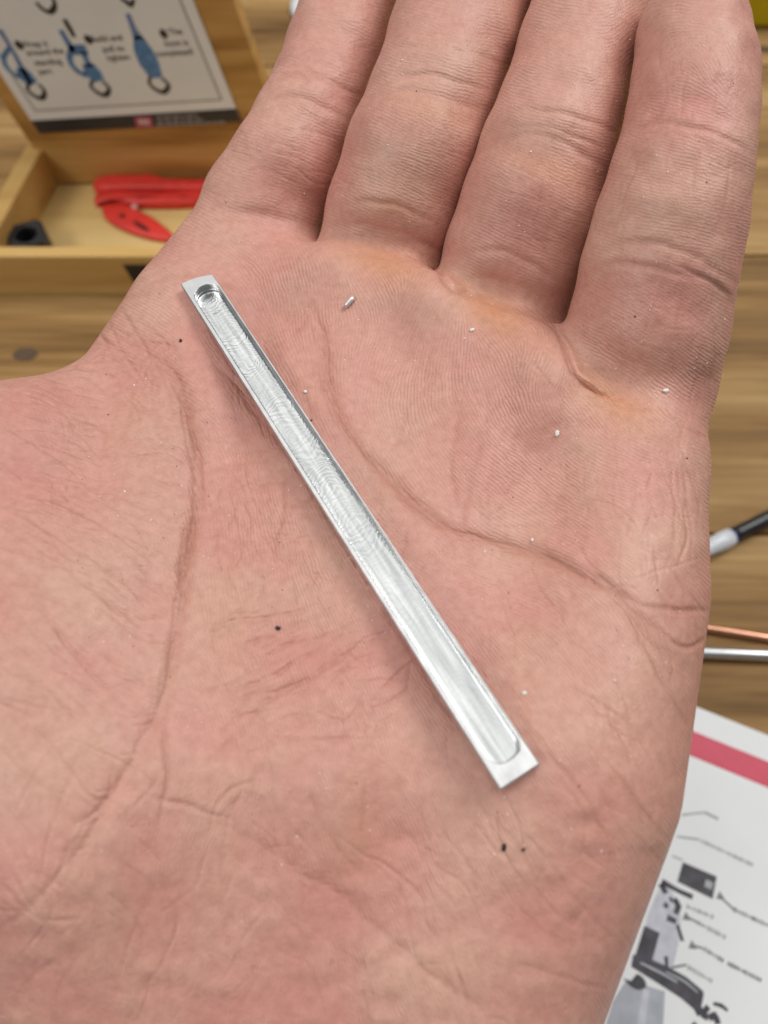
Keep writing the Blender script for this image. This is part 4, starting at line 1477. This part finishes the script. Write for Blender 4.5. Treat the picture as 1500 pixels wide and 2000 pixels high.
def pstroke(bm, pts, wids, z=0.37):
    P = [np.array(bench(*p)[:2]) for p in pts]
    P = spline([tuple(p) for p in P], 0.0008) if len(P) > 2 else np.array(P)
    n = len(P)
    wv = np.interp(np.linspace(0, 1, n), np.linspace(0, 1, len(wids)), wids)
    prev = None
    for i in range(n):
        tt = P[min(i + 1, n - 1)] - P[max(i - 1, 0)]
        nn = np.array([-tt[1], tt[0]]) / (np.hypot(*tt) + 1e-12) * wv[i] * MM / 2
        row = [bm.verts.new(Vector((*(P[i] + nn), z * MM)) - pO), bm.verts.new(Vector((*(P[i] - nn), z * MM)) - pO)]
        if prev: bm.faces.new((prev[0], prev[1], row[1], row[0]))
        prev = row


def pprint(name, strokes, mat, z=0.37):
    bm = bmesh.new()
    for pts, wd_ in strokes: pstroke(bm, pts, wd_, z)
    return from_bm(name, bm, mat, papr)


def ppoly(name, pts, mat, z=0.37, soft=False):
    if soft: pts = [tuple(p) for p in spline(pts + [pts[0]], 9)[:-1]]
    return pslab(name, [bench(*p) for p in pts], 0.3, z, mat)


# machine drawing
M_ppale = plain("machine_pale_print", (0.56, 0.575, 0.64), 0.5)
ppoly("column_drawing", [(1286, 1738), (1304, 1735), (1318, 1752), (1328, 1786), (1326, 1830), (1318, 1870), (1306, 1902), (1284, 1890), (1266, 1860), (1262, 1800)], M_ppale, 0.345, True)
ppoly("base_drawing", [(1224, 1912), (1252, 1922), (1298, 1936), (1294, 2010), (1180, 2010), (1196, 1956)], M_pmid, 0.345)
ppoly("base_highlight", [(1256, 1930), (1268, 1934), (1258, 2010), (1242, 2010)], M_ppale, 0.35)
ppoly("display_drawing", [(1333, 1684), (1399, 1712), (1391, 1756), (1322, 1722)], M_pdark, 0.35)
ppoly("display_buttons", [(1378, 1718), (1392, 1724), (1389, 1738), (1375, 1731)], M_pgrey, 0.365)
ppoly("motor_drawing", [(1258, 1808), (1288, 1822), (1272, 1880), (1240, 1866)], M_pdark, 0.352)
ppoly("table_drawing", [(1236, 1864), (1268, 1872), (1304, 1888), (1340, 1908), (1373, 1936), (1371, 1950), (1360, 1976), (1330, 1950), (1290, 1924), (1232, 1888)], M_pdark, 0.356)
pprint("table_highlight", [([(1250, 1880), (1290, 1900), (1322, 1918)], [0.5, 0.7, 0.5])], M_pmid)
pprint("table_slot", [([(1300, 1898), (1335, 1916), (1362, 1938)], [0.4, 0.5, 0.4])], M_pgrey)
ppoly("vise_drawing", [(1350, 1934), (1374, 1940), (1370, 1962), (1362, 1986), (1352, 1966)], M_pdark, 0.36)
ppoly("knee_drawing", [(1216, 1910), (1232, 1916), (1242, 1902), (1256, 1910), (1262, 1926), (1248, 1934), (1230, 1926)], M_pdark, 0.362, True)
ppoly("knob_drawing", [(1222, 1886), (1238, 1892), (1240, 1906), (1228, 1912), (1218, 1902)], M_sheet, 0.364, True)
for pts, w_ in (([(1292, 1722), (1325, 1740), (1352, 1752)], [1.8, 1.2, 1.5]), ([(1290, 1726), (1300, 1745)], [1.8, 1.5]), ([(1316, 1755), (1324, 1770), (1318, 1785)], [1.4, 1.9, 1.4]), ([(1302, 1792), (1320, 1800)], [1.8, 1.4]),
                ([(1296, 1765), (1304, 1772)], [1.5, 1.2]), ([(1308, 1752), (1312, 1762)], [1.0, 0.8]), ([(1322, 1806), (1332, 1838)], [1.0, 1.0]), ([(1300, 1868), (1302, 1892)], [1.1, 0.9])):
    pprint("handle_drawing", [(pts, w_)], M_pdark)
for pts, w_ in (([(1362, 1975), (1376, 1976), (1374, 1990)], [2.0, 1.7, 1.9]), ([(1384, 1990), (1394, 1982), (1402, 2000)], [1.4, 1.9, 1.6]), ([(1376, 1964), (1384, 1974)], [1.2, 1.2]), ([(1392, 1960), (1408, 1964), (1420, 1974)], [0.8, 1.1, 0.8]), ([(1360, 2000), (1352, 2008)], [1.8, 1.4])):
    pprint("chuck_drawing", [(pts, w_)], M_pdark)
# leader lines and captions too small to read
pprint("leader_line", [([(1330, 1592), (1376, 1587)], [0.6, 0.6]), ([(1376, 1587), (1402, 1600)], [0.9, 0.9])], M_pgrey)
pprint("leader_line", [([(1322, 1634), (1365, 1640)], [0.6, 0.6]), ([(1312, 1672), (1332, 1680)], [0.5, 0.5])], M_pgrey)
for x0_, y0_, x1_, y1_ in ((1404, 1750, 1432, 1776), (1340, 1790, 1362, 1802), (1346, 1845, 1372, 1852), (1310, 1890, 1340, 1884)):
    pprint("leader_line", [([(x0_, y0_), (x1_, y1_)], [0.6, 0.6])], M_line)
for x0_, y0_ in ((1404, 1750), (1338, 1790), (1350, 1846)):
    pprint("arrow_head", [([(x0_ - 3, y0_ - 2), (x0_ + 9, y0_ + 6)], [2.4, 0.6])], M_line, 0.375)
for x0_, y0_, x1_, y1_, mat in ((1368, 1642, 1470, 1690, M_pgrey), (1432, 1776, 1500, 1808, M_line), (1340, 1770, 1394, 1792, M_pgrey), (1362, 1802, 1418, 1832, M_pgrey), (1374, 1853, 1414, 1878, M_line), (1420, 1881, 1488, 1916, M_line), (1342, 1888, 1392, 1918, M_pgrey)):
    st_ = []
    n = max(3, int(math.hypot(x1_ - x0_, y1_ - y0_) / 7))
    rr = random.Random(x0_)
    for k in range(n):
        f0, f1 = k / n, (k + rr.uniform(0.55, 0.9)) / n
        st_.append(([(x0_ + (x1_ - x0_) * f0, y0_ + (y1_ - y0_) * f0), (x0_ + (x1_ - x0_) * f1, y0_ + (y1_ - y0_) * f1)], [rr.uniform(0.7, 1.3)] * 2))
    pprint("caption_line", st_, mat)
